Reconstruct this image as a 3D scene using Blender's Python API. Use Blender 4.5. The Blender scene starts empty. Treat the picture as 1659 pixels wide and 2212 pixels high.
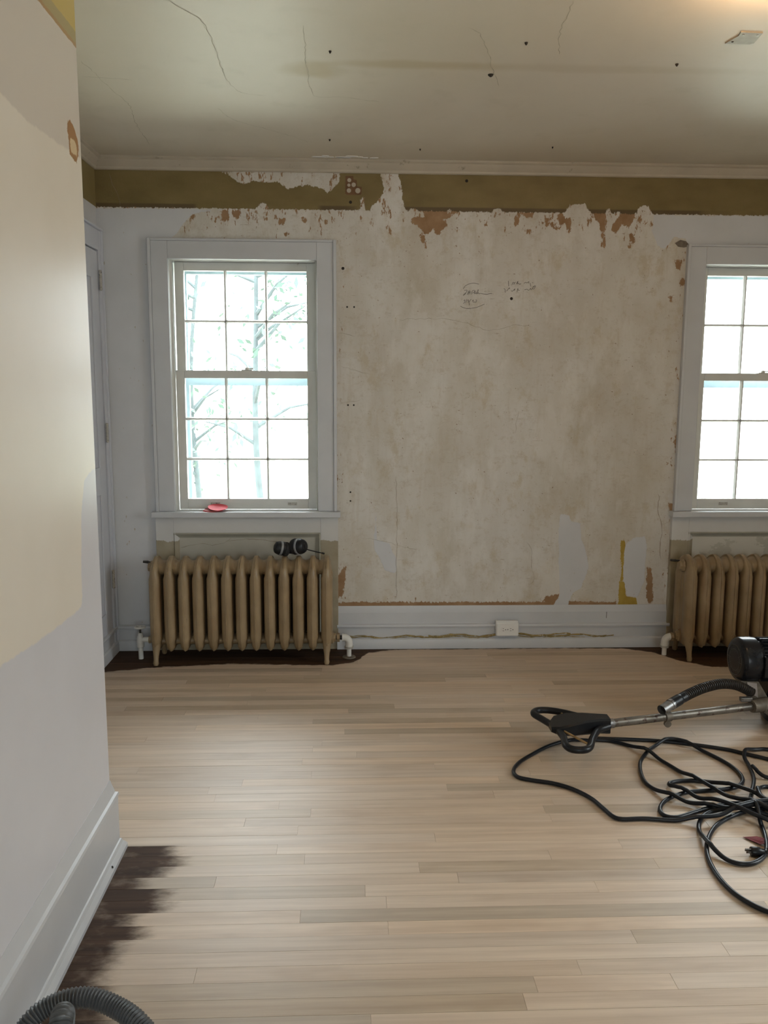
import bpy, math, random
import numpy as np
from mathutils import Matrix, Vector
random.seed(7)
R3 = random.Random(11)
S = bpy.context.scene
COL = S.collection

# ------------------------------------------------------------------ camera
D = 4.431           # inner face of the window wall
XC = -1.276         # far left wall
XP, YP = -0.725, 2.403   # partition face and its free end
XR, YR, ZC = 3.55, -3.6, 2.53   # right wall, rear wall, ceiling
WIN = [(-0.925, -0.175), (1.835, 2.585)]   # sash openings along the window wall
ZS, ZH = 0.755, 2.043                      # stool top, head

cd = bpy.data.cameras.new('camera')
cam = bpy.data.objects.new('camera', cd); COL.objects.link(cam)
cd.sensor_fit = 'HORIZONTAL'; cd.sensor_width = 36.0; cd.lens = 36.0 * 1813.3 / 1659.0
cd.clip_start = 0.05; cd.clip_end = 200
yaw, tilt, roll = 0.03948, 0.14613, -0.0048
f = Vector((math.sin(yaw) * math.cos(tilt), math.cos(yaw) * math.cos(tilt), -math.sin(tilt)))
r = Vector((math.cos(yaw), -math.sin(yaw), 0)); dn = f.cross(r)
r2 = math.cos(roll) * r + math.sin(roll) * dn; d2 = -math.sin(roll) * r + math.cos(roll) * dn
cam.matrix_world = Matrix(((r2.x, -d2.x, -f.x, 0), (r2.y, -d2.y, -f.y, 0), (r2.z, -d2.z, -f.z, 1.40), (0, 0, 0, 1)))
S.camera = cam

# ------------------------------------------------------------------ light
SKY = 11.4
W = bpy.data.worlds.new('world'); S.world = W; W.use_nodes = True
bg = W.node_tree.nodes['Background']
# overcast sky: brightest overhead, a third of that at the horizon
wn_ = W.node_tree; tc = wn_.nodes.new('ShaderNodeTexCoord'); sx = wn_.nodes.new('ShaderNodeSeparateXYZ'); mr = wn_.nodes.new('ShaderNodeMapRange')
wn_.links.new(tc.outputs['Generated'], sx.inputs[0]); wn_.links.new(sx.outputs['Z'], mr.inputs['Value'])
mr.inputs['From Min'].default_value = 0.0; mr.inputs['From Max'].default_value = 1.0
mr.inputs['To Min'].default_value = SKY; mr.inputs['To Max'].default_value = 3.0 * SKY
bg.inputs[0].default_value = (0.92, 0.965, 1.0, 1); wn_.links.new(mr.outputs[0], bg.inputs[1])
S.view_settings.view_transform = 'Standard'; S.view_settings.look = 'None'
S.view_settings.exposure = 0.0; S.view_settings.gamma = 1.0
S.view_settings.use_curve_mapping = False

def portal(name, loc, rot, sx, sy):
    ld = bpy.data.lights.new(name, 'AREA'); ld.shape = 'RECTANGLE'; ld.size = sx; ld.size_y = sy
    ld.cycles.is_portal = True
    o = bpy.data.objects.new(name, ld); COL.objects.link(o); o.location = loc; o.rotation_euler = rot
    return o
REAR_FILL = [(0.6, 1.7)]      # unseen rear wall window, added as fill light, x ranges
SIDE_FILL = [(1.5, 2.4)]                   # unseen right wall window, added to brighten the partition, y range
for a, b in WIN:
    portal('window_portal', ((a + b) / 2, D + 0.30, (ZS + ZH) / 2), (math.radians(-90), 0, 0), b - a, ZH - ZS)
for a, b in REAR_FILL:
    portal('window_portal', ((a + b) / 2, YR - 0.02, 1.4), (math.radians(90), 0, 0), b - a, 1.5)
for a, b in SIDE_FILL:
    portal('window_portal', (XR + 0.02, (a + b) / 2, 1.4), (0, math.radians(90), 0), 1.5, b - a)

# ------------------------------------------------------------------ measured outlines (metres)
ROW0, ROWW = 1.990, 0.0555
GREEN_TEARS = [[(-0.648,2.469),(-0.598,2.445),(-0.571,2.421),(-0.534,2.411),(-0.494,2.427),(-0.425,2.421),(-0.367,2.424),(-0.317,2.391),(-0.275,2.403),(-0.216,2.41),(-0.175,2.404),(-0.135,2.389),(-0.117,2.372),(-0.093,2.394),(-0.061,2.422),(-0.053,2.477)],
  [(0.152,2.478),(0.238,2.479),(0.253,2.417),(0.263,2.345),(0.27,2.316),(0.287,2.278),(0.098,2.276),(0.105,2.314),(0.133,2.337),(0.161,2.371),(0.166,2.405),(0.152,2.449)],
  [(0.049,2.354),(0.066,2.356),(0.073,2.275),(0.047,2.275)],
  [(-0.479,2.268),(-0.466,2.313),(-0.447,2.325),(-0.424,2.316),(-0.411,2.269)],
  [(1.075,2.258),(1.107,2.315),(1.12,2.336),(1.163,2.334),(1.199,2.342),(1.207,2.317),(1.224,2.299),(1.243,2.26)],
  [(1.454,2.263),(1.475,2.325),(1.499,2.336),(1.523,2.33),(1.536,2.309),(1.57,2.264)],
  [(0.713,2.265),(0.726,2.306),(0.745,2.311),(0.766,2.307),(0.789,2.266)],
  [(1.3,2.268),(1.312,2.318),(1.327,2.314),(1.343,2.268)],
  [(1.348,2.268),(1.358,2.303),(1.38,2.301),(1.391,2.269)],
  [(0.287,2.26),(0.296,2.307),(0.334,2.299),(0.369,2.279),(0.393,2.261)],
  [(0.495,2.262),(0.499,2.308),(0.51,2.303),(0.518,2.263)]]
WHITE = [[(-1.406,2.286),(-0.601,2.289),(-0.74,2.276),(-0.798,2.264),(-0.846,2.212),(-0.882,2.167),(-0.918,2.135),(-0.793,2.044),(-0.852,-0.076),(-1.522,-0.07)],
  [(1.554,2.289),(2.399,2.29),(2.416,2.077),(1.75,2.117),(1.725,2.174),(1.664,2.18),(1.619,2.115),(1.581,2.138),(1.549,2.207)],
  [(1.122,0.739),(1.176,0.727),(1.188,0.697),(1.236,0.685),(1.246,0.596),(1.279,0.511),(1.294,0.445),(1.267,0.366),(1.256,0.33),(1.21,0.294),(1.187,0.245),(1.194,0.22),(1.104,0.221),(1.138,0.294),(1.121,0.584)],
  [(1.486,0.571),(1.538,0.607),(1.591,0.613),(1.606,0.559),(1.601,0.462),(1.604,0.365),(1.572,0.273),(1.511,0.28),(1.489,0.365),(1.479,0.463)],
  [(0.131,0.74),(0.137,0.598),(0.208,0.574),(0.22,0.527),(0.247,0.497),(0.241,0.407),(0.179,0.431),(0.155,0.497),(0.126,0.539),(0.12,0.598)],
  [(1.742,2.209),(2.405,2.217),(2.593,-0.104),(1.783,-0.097),(1.766,0.761)]]
MUSTARD = [[(1.465,0.366),(1.49,0.359),(1.505,0.28),(1.566,0.27),(1.573,0.191),(1.461,0.192)],
  [(1.461,0.583),(1.478,0.597),(1.492,0.571),(1.482,0.511),(1.483,0.365),(1.474,0.365),(1.461,0.535)]]
BROWN = [[(0.31,2.257),(0.337,2.262),(0.373,2.258),(0.377,2.286),(0.355,2.294),(0.432,2.302),(0.487,2.292),(0.503,2.274),(0.501,2.261),(0.46,2.252),(0.488,2.235),(0.483,2.217),(0.461,2.2),(0.447,2.177),(0.429,2.188),(0.424,2.217),(0.41,2.199),(0.386,2.177),(0.379,2.185),(0.36,2.207),(0.333,2.224),(0.31,2.237)],
  [(0.354,2.176),(0.37,2.172),(0.384,2.128),(0.382,2.106),(0.375,2.133),(0.361,2.146)],
  [(0.509,2.299),(0.548,2.297),(0.533,2.281),(0.514,2.279)],
  [(0.683,2.25),(0.692,2.248),(0.692,2.224),(0.681,2.224)],
  [(0.897,2.207),(0.927,2.205),(0.922,2.19),(0.897,2.191)],
  [(0.857,2.292),(0.935,2.291),(0.927,2.269),(0.895,2.271)],
  [(0.989,2.28),(1.008,2.263),(1.004,2.224),(0.994,2.25)],
  [(1.017,2.246),(1.036,2.244),(1.028,2.219)],
  [(0.839,2.279),(0.853,2.274),(0.849,2.226),(0.836,2.235)],
  [(1.058,2.286),(1.085,2.288),(1.096,2.255),(1.078,2.229),(1.059,2.259)],
  [(1.018,2.243),(1.034,2.241),(1.027,2.224)],
  [(1.237,2.297),(1.3,2.297),(1.304,2.205),(1.283,2.209),(1.274,2.253),(1.257,2.257)],
  [(1.287,2.2),(1.302,2.198),(1.302,2.17),(1.288,2.174)],
  [(1.294,2.165),(1.305,2.163),(1.309,2.127),(1.292,2.129)],
  [(1.394,2.299),(1.452,2.297),(1.452,2.269),(1.43,2.229),(1.402,2.237),(1.383,2.246),(1.379,2.228),(1.357,2.197),(1.34,2.214),(1.346,2.236),(1.377,2.276)],
  [(1.473,2.275),(1.488,2.273),(1.485,2.249),(1.474,2.256)],
  [(1.431,2.206),(1.456,2.18),(1.459,2.158),(1.443,2.153),(1.433,2.18)],
  [(1.433,2.149),(1.442,2.144),(1.441,2.122),(1.431,2.127)],
  [(1.1,2.266),(1.121,2.265),(1.122,2.194),(1.112,2.198)],
  [(1.044,2.222),(1.067,2.22),(1.065,2.211),(1.044,2.211)],
  [(-0.657,2.276),(-0.62,2.282),(-0.615,2.231),(-0.647,2.236)],
  [(-0.598,2.282),(-0.556,2.278),(-0.567,2.247),(-0.594,2.257)],
  [(-0.362,2.246),(-0.336,2.244),(-0.343,2.217),(-0.362,2.221)],
  [(-0.252,2.253),(-0.218,2.248),(-0.229,2.226)],
  [(-0.137,2.244),(-0.117,2.239),(-0.127,2.223)],
  [(-0.346,2.184),(-0.309,2.171),(-0.328,2.165)],
  [(-0.803,2.256),(-0.782,2.262),(-0.794,2.237)],
  [(1.679,2.061),(1.713,2.062),(1.703,2.017),(1.684,2.03)],
  [(1.711,1.969),(1.743,1.964),(1.74,1.938),(1.712,1.942)],
  [(1.74,1.325),(1.751,1.325),(1.753,1.087),(1.739,1.068),(1.732,1.134),(1.742,1.218)],
  [(1.718,0.792),(1.746,0.787),(1.743,0.749),(1.722,0.754)],
  [(1.745,0.715),(1.76,0.715),(1.752,0.463),(1.734,0.404),(1.738,0.521),(1.736,0.609)],
  [(1.733,1.004),(1.755,1.013),(1.751,0.985)],
  [(1.654,1.873),(1.671,1.89),(1.665,1.85)],
  [(1.737,1.796),(1.751,1.792),(1.743,1.77)],
  [(-0.07,0.251),(1.078,0.247),(1.117,0.224),(-0.07,0.225)],
  [(1.188,0.249),(1.45,0.243),(1.446,0.219),(1.189,0.223)],
  [(1.052,0.276),(1.128,0.289),(1.134,0.25),(1.092,0.224),(1.058,0.25)],
  [(-0.067,0.41),(-0.032,0.448),(-0.039,0.333),(-0.057,0.277),(-0.07,0.282)],
  [(1.615,0.442),(1.638,0.434),(1.653,0.247),(1.635,0.239),(1.623,0.273)]]
P_CHIP = [[(2.304,2.079),(2.321,2.085),(2.352,2.074),(2.371,2.062),(2.385,2.043),(2.388,2.02),(2.372,2.004),(2.357,1.982),(2.342,1.985),(2.327,1.991),(2.304,1.991),(2.308,2.033),(2.294,2.057)]]
P_CHIPIN = [[(2.313,2.037),(2.355,2.044),(2.371,2.027),(2.361,1.993),(2.349,2.004),(2.317,2.001)]]
P_GREY = [[(1.697,0.828),(1.847,0.82),(2.025,0.813),(2.209,0.813),(2.235,0.824),(2.24,0.915),(2.263,1.063),(2.295,1.147),(2.342,1.163),(2.403,1.172),(2.559,1.16),(2.511,0.159),(2.146,-0.364),(1.05,0.547),(1.096,0.851)],
  [(1.265,1.991),(1.873,2.001),(2.022,1.99),(2.202,1.997),(2.306,2.003),(2.412,2.008),(2.439,2.187),(2.389,2.308),(1.306,2.264)]]
P_SPECK = [[(2.142,1.984),(2.148,1.985),(2.155,1.972),(2.149,1.968),(2.142,1.976)],
  [(2.16,1.994),(2.17,1.997),(2.174,1.991),(2.166,1.988)],
  [(2.34,2.094),(2.354,2.096),(2.342,2.091)],
  [(2.347,1.956),(2.355,1.956),(2.352,1.947),(2.346,1.948)],
  [(2.313,1.956),(2.325,1.955),(2.321,1.951),(2.312,1.952)],
  [(2.277,2.048),(2.284,2.048),(2.28,2.043)],
  [(2.376,2.069),(2.389,2.07),(2.387,2.066)]]
STAIN_BACK = [(-1.312,4.005),(-1.219,4.057),(-1.0,4.115),(-0.614,4.17),(-0.281,4.14),(-0.092,4.128),(0.014,4.176),(0.089,4.328),(0.228,4.381),(1.114,4.384),(1.469,4.376),(1.623,4.307),(1.716,4.157),(1.845,4.058),(2.129,4.051)]
CORD_A = [(0.957,3.161),(0.881,3.168),(0.784,3.119),(0.697,3.041),(0.633,2.972),(0.598,2.905),(0.603,2.853),(0.65,2.826),(0.72,2.799),(0.778,2.754),(0.823,2.688),(0.846,2.614),(0.862,2.56),(0.888,2.542),(0.964,2.543),(1.065,2.528),(1.171,2.525),(1.263,2.548),(1.334,2.573),(1.393,2.582),(1.442,2.569),(1.439,2.522),(1.389,2.477),(1.346,2.489),(1.282,2.532),(1.23,2.598),(1.18,2.678),(1.147,2.738),(1.13,2.768),(1.145,2.793),(1.204,2.807),(1.276,2.795),(1.329,2.757),(1.376,2.707),(1.41,2.659),(1.443,2.636),(1.488,2.657),(1.513,2.727),(1.478,2.752),(1.444,2.741),(1.41,2.694),(1.393,2.637),(1.393,2.582),(1.423,2.543),(1.485,2.557)]
CORD_B = [(0.979,3.168),(1.046,3.151),(1.12,3.08),(1.176,2.97),(1.22,2.848),(1.261,2.734),(1.305,2.64),(1.339,2.583),(1.375,2.545),(1.405,2.518),(1.405,2.457),(1.36,2.372),(1.311,2.327),(1.277,2.319),(1.259,2.322)]
CORD_C = [(1.201,1.988),(1.16,2.01),(1.123,2.042),(1.095,2.075),(1.07,2.128),(1.06,2.199),(1.067,2.282),(1.087,2.352),(1.12,2.417),(1.17,2.484),(1.229,2.533),(1.302,2.574),(1.366,2.593),(1.401,2.598),(1.451,2.596),(1.464,2.569),(1.423,2.554),(1.388,2.571),(1.347,2.622),(1.286,2.635),(1.208,2.609),(1.14,2.579),(1.073,2.549),(1.035,2.56),(1.034,2.603),(1.071,2.658),(1.133,2.702),(1.199,2.724),(1.29,2.733),(1.369,2.755),(1.416,2.816),(1.422,2.908),(1.391,3.006),(1.339,3.096),(1.27,3.137),(1.189,3.093),(1.123,3.014),(1.079,2.931),(1.053,2.814),(1.067,2.74),(1.102,2.68),(1.151,2.633),(1.205,2.604),(1.277,2.58),(1.332,2.567),(1.377,2.55),(1.418,2.523),(1.469,2.547),(1.449,2.582),(1.39,2.575),(1.27,2.564),(1.212,2.582),(1.163,2.556),(1.122,2.495),(1.099,2.417),(1.103,2.343),(1.129,2.289),(1.169,2.27),(1.216,2.286),(1.266,2.338),(1.307,2.43),(1.335,2.53),(1.355,2.627),(1.404,2.718),(1.457,2.815),(1.489,2.92),(1.503,2.989),(1.539,3.038),(1.594,3.059),(1.631,3.058),(1.681,3.027),(1.665,2.915),(1.584,2.818),(1.51,2.816),(1.487,2.84),(1.485,2.886)]
CORD_M = [(0.99,3.183),(1.117,3.167),(1.242,3.148),(1.358,3.111),(1.467,3.063),(1.52,3.024),(1.562,2.994),(1.588,2.972),(1.637,2.943),(1.713,2.969)]
JOINTS = [(-0.79,3.913),(-0.581,3.84),(-0.856,3.671),(-0.722,3.515),(-0.4,3.466),(-0.164,3.406),(-0.013,3.518),(0.671,3.506),(0.202,3.857),(0.76,3.787),(-0.646,3.355),(-0.825,3.231),(-0.117,3.185),(-0.788,2.96),(-0.47,2.737),(-0.172,2.521),(0.745,4.236),(0.907,4.179),(0.693,3.63),(-0.993,3.576),(-0.171,2.493),(0.263,2.448),(0.837,2.392),(-0.141,2.351),(0.602,2.342),(0.91,2.283),(0.2,2.294),(-0.39,2.255),(0.308,2.233),(0.038,2.187),(0.697,2.169),(-0.137,2.073),(0.096,2.017),(0.73,1.947),(0.946,1.892),(-0.376,1.849),(0.771,1.821),(0.901,1.774),(0.043,1.701),(0.437,1.784)]
CEIL_CRACKS = [[(-0.946,3.176),(-0.933,3.253),(-0.923,3.399),(-0.905,3.535),(-0.896,3.659),(-0.929,3.879),(-0.946,4.195)],
  [(-0.538,2.691),(-0.468,2.815),(-0.456,2.939),(-0.459,3.132),(-0.459,3.331),(-0.422,3.463),(-0.329,3.495)],
  [(-0.147,2.844),(-0.155,3.079),(-0.155,3.273),(-0.141,3.485),(-0.035,3.498),(0.114,3.544)],
  [(-0.54,3.655),(-0.501,3.798),(-0.388,3.908),(-0.268,4.025),(-0.197,4.119)],
  [(0.368,2.834),(0.414,2.879),(0.466,3.029),(0.505,3.178),(0.561,3.342)],
  [(0.654,2.631),(0.662,2.758),(0.668,2.85),(0.708,3.034)],
  [(-0.987,3.329),(-0.868,3.34),(-0.809,3.35)]]
WALL_CRACKS = [[(1.651,0.845),(1.661,0.815),(1.656,0.785),(1.664,0.734),(1.674,0.691),(1.686,0.653),(1.685,0.606),(1.68,0.571),(1.68,0.528),(1.685,0.485)],
  [(1.674,0.679),(1.698,0.683),(1.723,0.691)],
  [(0.243,1.751),(0.382,1.758),(0.533,1.754),(0.685,1.709),(0.743,1.704),(0.847,1.728),(0.941,1.723)],
  [(0.871,1.17),(0.874,1.239),(0.882,1.285)],
  [(0.079,0.604),(0.137,0.598),(0.313,0.55),(0.349,0.538)],
  [(0.24,0.938),(0.244,0.704),(0.244,0.407),(0.247,0.274)],
  [(0.949,0.584),(0.977,0.524),(0.975,0.452),(0.997,0.38),(0.968,0.343)],
  [(-0.076,1.332),(-0.025,1.325),(0.055,1.344)],
  [(-0.075,1.684),(-0.047,1.682),(0.021,1.662)],
  [(-0.056,1.516),(0.004,1.497),(0.1,1.469)],
  [(-1.202,2.459),(-1.189,2.402),(-1.16,2.331),(-1.156,2.298)]]
HOLES = [(-0.02,1.814),(0.016,1.814),(-0.016,1.313),(0.014,1.313),(-0.004,0.854),(-0.004,0.807),(-0.002,2.331),(0.586,2.442),(0.83,1.863),(-0.041,2.006)]
PENCIL = [[(0.584,1.902),(0.598,1.904),(0.597,1.897),(0.587,1.885),(0.577,1.876),(0.584,1.881),(0.592,1.887)],
  [(0.599,1.881),(0.606,1.897),(0.611,1.901),(0.607,1.888),(0.605,1.88)],
  [(0.605,1.89),(0.616,1.893)],
  [(0.616,1.9),(0.612,1.883)],
  [(0.621,1.882),(0.626,1.9),(0.638,1.903),(0.641,1.897),(0.63,1.891),(0.626,1.89)],
  [(0.633,1.893),(0.638,1.897),(0.641,1.892),(0.635,1.886),(0.642,1.887),(0.648,1.892)],
  [(0.647,1.883),(0.652,1.903),(0.658,1.906),(0.654,1.893),(0.652,1.885),(0.658,1.892),(0.661,1.885),(0.668,1.888),(0.677,1.886),(0.687,1.885),(0.703,1.884),(0.715,1.887),(0.729,1.887)],
  [(0.712,1.899),(0.714,1.899)],
  [(0.582,1.85),(0.588,1.855),(0.587,1.843),(0.581,1.836)],
  [(0.592,1.838),(0.599,1.858)],
  [(0.601,1.849),(0.606,1.856),(0.608,1.846),(0.602,1.843)],
  [(0.612,1.827),(0.61,1.844),(0.621,1.859)],
  [(0.626,1.849),(0.633,1.855),(0.63,1.844),(0.642,1.844)],
  [(0.643,1.854),(0.649,1.855),(0.647,1.844),(0.642,1.845)],
  [(0.578,1.909),(0.589,1.925),(0.612,1.936),(0.635,1.939),(0.659,1.934)],
  [(0.565,1.823),(0.577,1.817),(0.594,1.812),(0.618,1.812),(0.647,1.817),(0.667,1.824),(0.69,1.834)],
  [(0.83,1.931),(0.835,1.944),(0.841,1.944),(0.84,1.933),(0.842,1.941),(0.849,1.945)],
  [(0.853,1.936),(0.862,1.952),(0.858,1.937),(0.866,1.941),(0.87,1.934),(0.877,1.94)],
  [(0.893,1.94),(0.9,1.946),(0.908,1.943),(0.919,1.95),(0.916,1.94)],
  [(0.935,1.946),(0.941,1.943)],
  [(0.788,1.913),(0.795,1.91),(0.797,1.893)],
  [(0.804,1.901),(0.818,1.918),(0.818,1.911)],
  [(0.827,1.904),(0.833,1.9),(0.847,1.913),(0.843,1.903)],
  [(0.857,1.896),(0.862,1.915),(0.864,1.905),(0.872,1.906)],
  [(0.896,1.908),(0.911,1.911),(0.917,1.905),(0.93,1.917),(0.929,1.908),(0.938,1.914),(0.942,1.925),(0.953,1.929),(0.949,1.917),(0.943,1.911),(0.939,1.92),(0.952,1.925)],
  [(0.812,1.952),(0.814,1.925)],
  [(0.925,1.942),(0.929,1.925)]]

# ------------------------------------------------------------------ helpers
def link(o, parent=None):
    COL.objects.link(o)
    if parent is not None: o.parent = parent
    return o
def empty(name, loc=(0, 0, 0), parent=None):
    o = bpy.data.objects.new(name, None); o.location = loc; o.empty_display_size = 0.05
    return link(o, parent)
def tag(o, label=None, cat=None, group=None, kind=None):
    if label: o['label'] = label
    if cat: o['category'] = cat
    if group: o['group'] = group
    if kind: o['kind'] = kind
    return o
class MB:
    def __init__(s): s.v = []; s.f = []
    def add(s, v, f):
        n = len(s.v); s.v += [tuple(p) for p in v]; s.f += [tuple(i + n for i in q) for q in f]; return s
    def box(s, x0, x1, y0, y1, z0, z1):
        v = [(x0, y0, z0), (x1, y0, z0), (x1, y1, z0), (x0, y1, z0), (x0, y0, z1), (x1, y0, z1), (x1, y1, z1), (x0, y1, z1)]
        return s.add(v, [(0, 3, 2, 1), (4, 5, 6, 7), (0, 1, 5, 4), (1, 2, 6, 5), (2, 3, 7, 6), (3, 0, 4, 7)])
    def grid(s, rings, closed_u=True, cap0=False, cap1=False):
        n = len(rings[0]); v = [p for q in rings for p in q]; fs = []
        for i in range(len(rings) - 1):
            for j in range(n if closed_u else n - 1):
                k = (j + 1) % n
                fs.append((i * n + j, i * n + k, (i + 1) * n + k, (i + 1) * n + j))
        if cap0: fs.append(tuple(range(n))[::-1])
        if cap1: fs.append(tuple((len(rings) - 1) * n + j for j in range(n)))
        return s.add(v, fs)
    def tube(s, pts, rad, seg=10, caps=True, flat=1.0):
        pts = [Vector(p) for p in pts]; n = len(pts)
        if not hasattr(rad, '__len__'): rad = [rad] * n
        t0 = (pts[1] - pts[0]).normalized()
        up = Vector((0, 0, 1)) if abs(t0.z) < 0.9 else Vector((1, 0, 0))
        a = t0.cross(up).normalized(); rings = []
        for i in range(n):
            t = (pts[min(i + 1, n - 1)] - pts[max(i - 1, 0)]).normalized()
            a = (a - t * a.dot(t)).normalized(); b = t.cross(a)
            rings.append([tuple(pts[i] + rad[i] * (math.cos(q) * a + flat * math.sin(q) * b)) for q in (2 * math.pi * k / seg for k in range(seg))])
        return s.grid(rings, True, caps, caps)
    def lathe(s, prof, origin, axis, seg=24, cap=True):
        # prof: (distance along axis, radius)
        ax = Vector(axis).normalized(); up = Vector((0, 0, 1)) if abs(ax.z) < 0.9 else Vector((1, 0, 0))
        a = ax.cross(up).normalized(); b = ax.cross(a); o = Vector(origin)
        rings = [[tuple(o + ax * t + rr * (math.cos(q) * a + math.sin(q) * b)) for q in (2 * math.pi * k / seg for k in range(seg))] for t, rr in prof]
        return s.grid(rings, True, cap, cap)
    def prism(s, poly, fn, a, b):
        # poly of 2D points, fn(u, v, w) -> 3D, extruded from w=a to w=b
        n = len(poly); v = [fn(u, w_, a) for u, w_ in poly] + [fn(u, w_, b) for u, w_ in poly]
        return s.add(v, [tuple(range(n))[::-1], tuple(range(n, 2 * n))] + [(i, (i + 1) % n, n + (i + 1) % n, n + i) for i in range(n)])
    def profile(s, prof, p0, p1, out):
        # prof (protrusion, z) closed against the wall; run from p0 to p1 (xy), out = xy direction away from the wall
        poly = [(0, prof[0][1])] + list(prof) + [(0, prof[-1][1])]
        rings = [[(p[0] + out[0] * o, p[1] + out[1] * o, z) for o, z in poly] for p in (p0, p1)]
        return s.grid(rings, True, True, True)
    def build(s, name, mat, parent=None, smooth=False, bevel=0.0, angle=40):
        me = bpy.data.meshes.new(name); me.from_pydata(s.v, [], s.f); me.validate()
        o = bpy.data.objects.new(name, me); link(o, parent)
        if mat: me.materials.append(mat)
        fixn(me)
        if smooth:
            me.polygons.foreach_set('use_smooth', [True] * len(me.polygons))
            me.set_sharp_from_angle(angle=math.radians(angle))
        if bevel:
            m = o.modifiers.new('edge', 'BEVEL'); m.width = bevel; m.segments = 2; m.limit_method = 'ANGLE'; m.angle_limit = math.radians(40)
        return o
def fixn(me):
    import bmesh
    b = bmesh.new(); b.from_mesh(me); bmesh.ops.recalc_face_normals(b, faces=b.faces); b.to_mesh(me); b.free()
def box(name, x0, x1, y0, y1, z0, z1, mat, parent=None, bevel=0.0):
    return MB().box(x0, x1, y0, y1, z0, z1).build(name, mat, parent, bevel=bevel)
def spline(pts, step=0.012):
    P = [np.array(p, float) for p in pts]; P = [2 * P[0] - P[1]] + P + [2 * P[-1] - P[-2]]; out = []
    for i in range(1, len(P) - 2):
        n = max(2, int(np.linalg.norm(P[i + 1] - P[i]) / step))
        for k in range(n):
            t = k / n
            out.append(0.5 * ((2 * P[i]) + (-P[i - 1] + P[i + 1]) * t + (2 * P[i - 1] - 5 * P[i] + 4 * P[i + 1] - P[i + 2]) * t * t + (-P[i - 1] + 3 * P[i] - 3 * P[i + 1] + P[i + 2]) * t ** 3))
    out.append(P[-2]); return out
def copy_obj(o, parent=None, loc=None):
    c = o.copy(); COL.objects.link(c)
    if parent is not None: c.parent = parent
    if loc is not None: c.location = loc
    for ch in list(o.children): copy_obj(ch, c)
    return c

# ------------------------------------------------------------------ materials
class NT:
    def __init__(s, name):
        s.m = bpy.data.materials.new(name); s.m.use_nodes = True; s.t = s.m.node_tree
        s.b = s.t.nodes['Principled BSDF']; s.out = s.t.nodes['Material Output']
    def n(s, typ, **kw):
        x = s.t.nodes.new(typ)
        for k, v in kw.items(): setattr(x, k, v)
        return x
    def l(s, a, b): s.t.links.new(a, b)
    def put(s, sock, v):
        if isinstance(v, bpy.types.NodeSocket): s.l(v, sock)
        elif isinstance(v, (tuple, list)): sock.default_value = (*v, 1) if len(v) == 3 and sock.type == 'RGBA' else v
        else: sock.default_value = v
    def math(s, op, a, b=0.0, c=0.0, clamp=False):
        x = s.n('ShaderNodeMath', operation=op, use_clamp=clamp)
        s.put(x.inputs[0], a); s.put(x.inputs[1], b); s.put(x.inputs[2], c); return x.outputs[0]
    def pos(s, scale=(1, 1, 1), off=(0, 0, 0)):
        g = s.n('ShaderNodeNewGeometry'); m = s.n('ShaderNodeMapping')
        s.l(g.outputs['Position'], m.inputs['Vector']); m.inputs['Scale'].default_value = scale; m.inputs['Location'].default_value = off
        return m.outputs[0]
    def noise(s, scale=1.0, sc=(1, 1, 1), detail=4.0, rough=0.55, off=(0, 0, 0), vec=None):
        x = s.n('ShaderNodeTexNoise'); s.l(vec if vec is not None else s.pos(sc, off), x.inputs['Vector'])
        x.inputs['Scale'].default_value = scale; x.inputs['Detail'].default_value = detail; x.inputs['Roughness'].default_value = rough
        return x.outputs['Fac']
    def step(s, v, a, b, lo=0.0, hi=1.0):
        x = s.n('ShaderNodeMapRange', interpolation_type='SMOOTHSTEP'); s.put(x.inputs[0], v)
        x.inputs[1].default_value = a; x.inputs[2].default_value = b; x.inputs[3].default_value = lo; x.inputs[4].default_value = hi
        return x.outputs[0]
    def lin(s, v, a, b, lo=0.0, hi=1.0):
        x = s.n('ShaderNodeMapRange'); s.put(x.inputs[0], v)
        x.inputs[1].default_value = a; x.inputs[2].default_value = b; x.inputs[3].default_value = lo; x.inputs[4].default_value = hi
        return x.outputs[0]
    def mix(s, fac, a, b, mode='MIX'):
        x = s.n('ShaderNodeMix', data_type='RGBA', blend_type=mode); s.put(x.inputs[0], fac)
        s.put(x.inputs[6], a); s.put(x.inputs[7], b); return x.outputs[2]
    def attr(s, name): return s.n('ShaderNodeAttribute', attribute_name=name).outputs['Fac']
    def sep(s, v):
        x = s.n('ShaderNodeSeparateXYZ'); s.l(v, x.inputs[0]); return x.outputs
    def bump(s, h, strength=0.3, dist=0.002):
        x = s.n('ShaderNodeBump'); s.put(x.inputs['Height'], h); x.inputs['Strength'].default_value = strength; x.inputs['Distance'].default_value = dist
        s.l(x.outputs[0], s.b.inputs['Normal'])
    def done(s, color=None, rough=0.5, metal=0.0, spec=0.5):
        if color is not None: s.put(s.b.inputs['Base Color'], color)
        s.put(s.b.inputs['Roughness'], rough); s.put(s.b.inputs['Metallic'], metal); s.b.inputs['Specular IOR Level'].default_value = spec
        return s.m
def simple(name, col, rough=0.5, metal=0.0, var=0.12, scale=12.0, bump=0.0, spec=0.5, dirt=None):
    t = NT(name); nz = t.noise(scale, detail=5.0)
    c = t.mix(t.lin(nz, 0.3, 0.7), tuple(x * (1 - var) for x in col), tuple(min(1, x * (1 + var)) for x in col))
    if dirt:
        c = t.mix(t.step(t.noise(scale * 2.3, detail=6.0, rough=0.7, off=(3, 1, 2)), dirt[1], dirt[1] + 0.06), c, dirt[0])
    if bump: t.bump(t.noise(scale * 4, detail=4.0), bump, 0.003)
    return t.done(c, rough, metal, spec)

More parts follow.
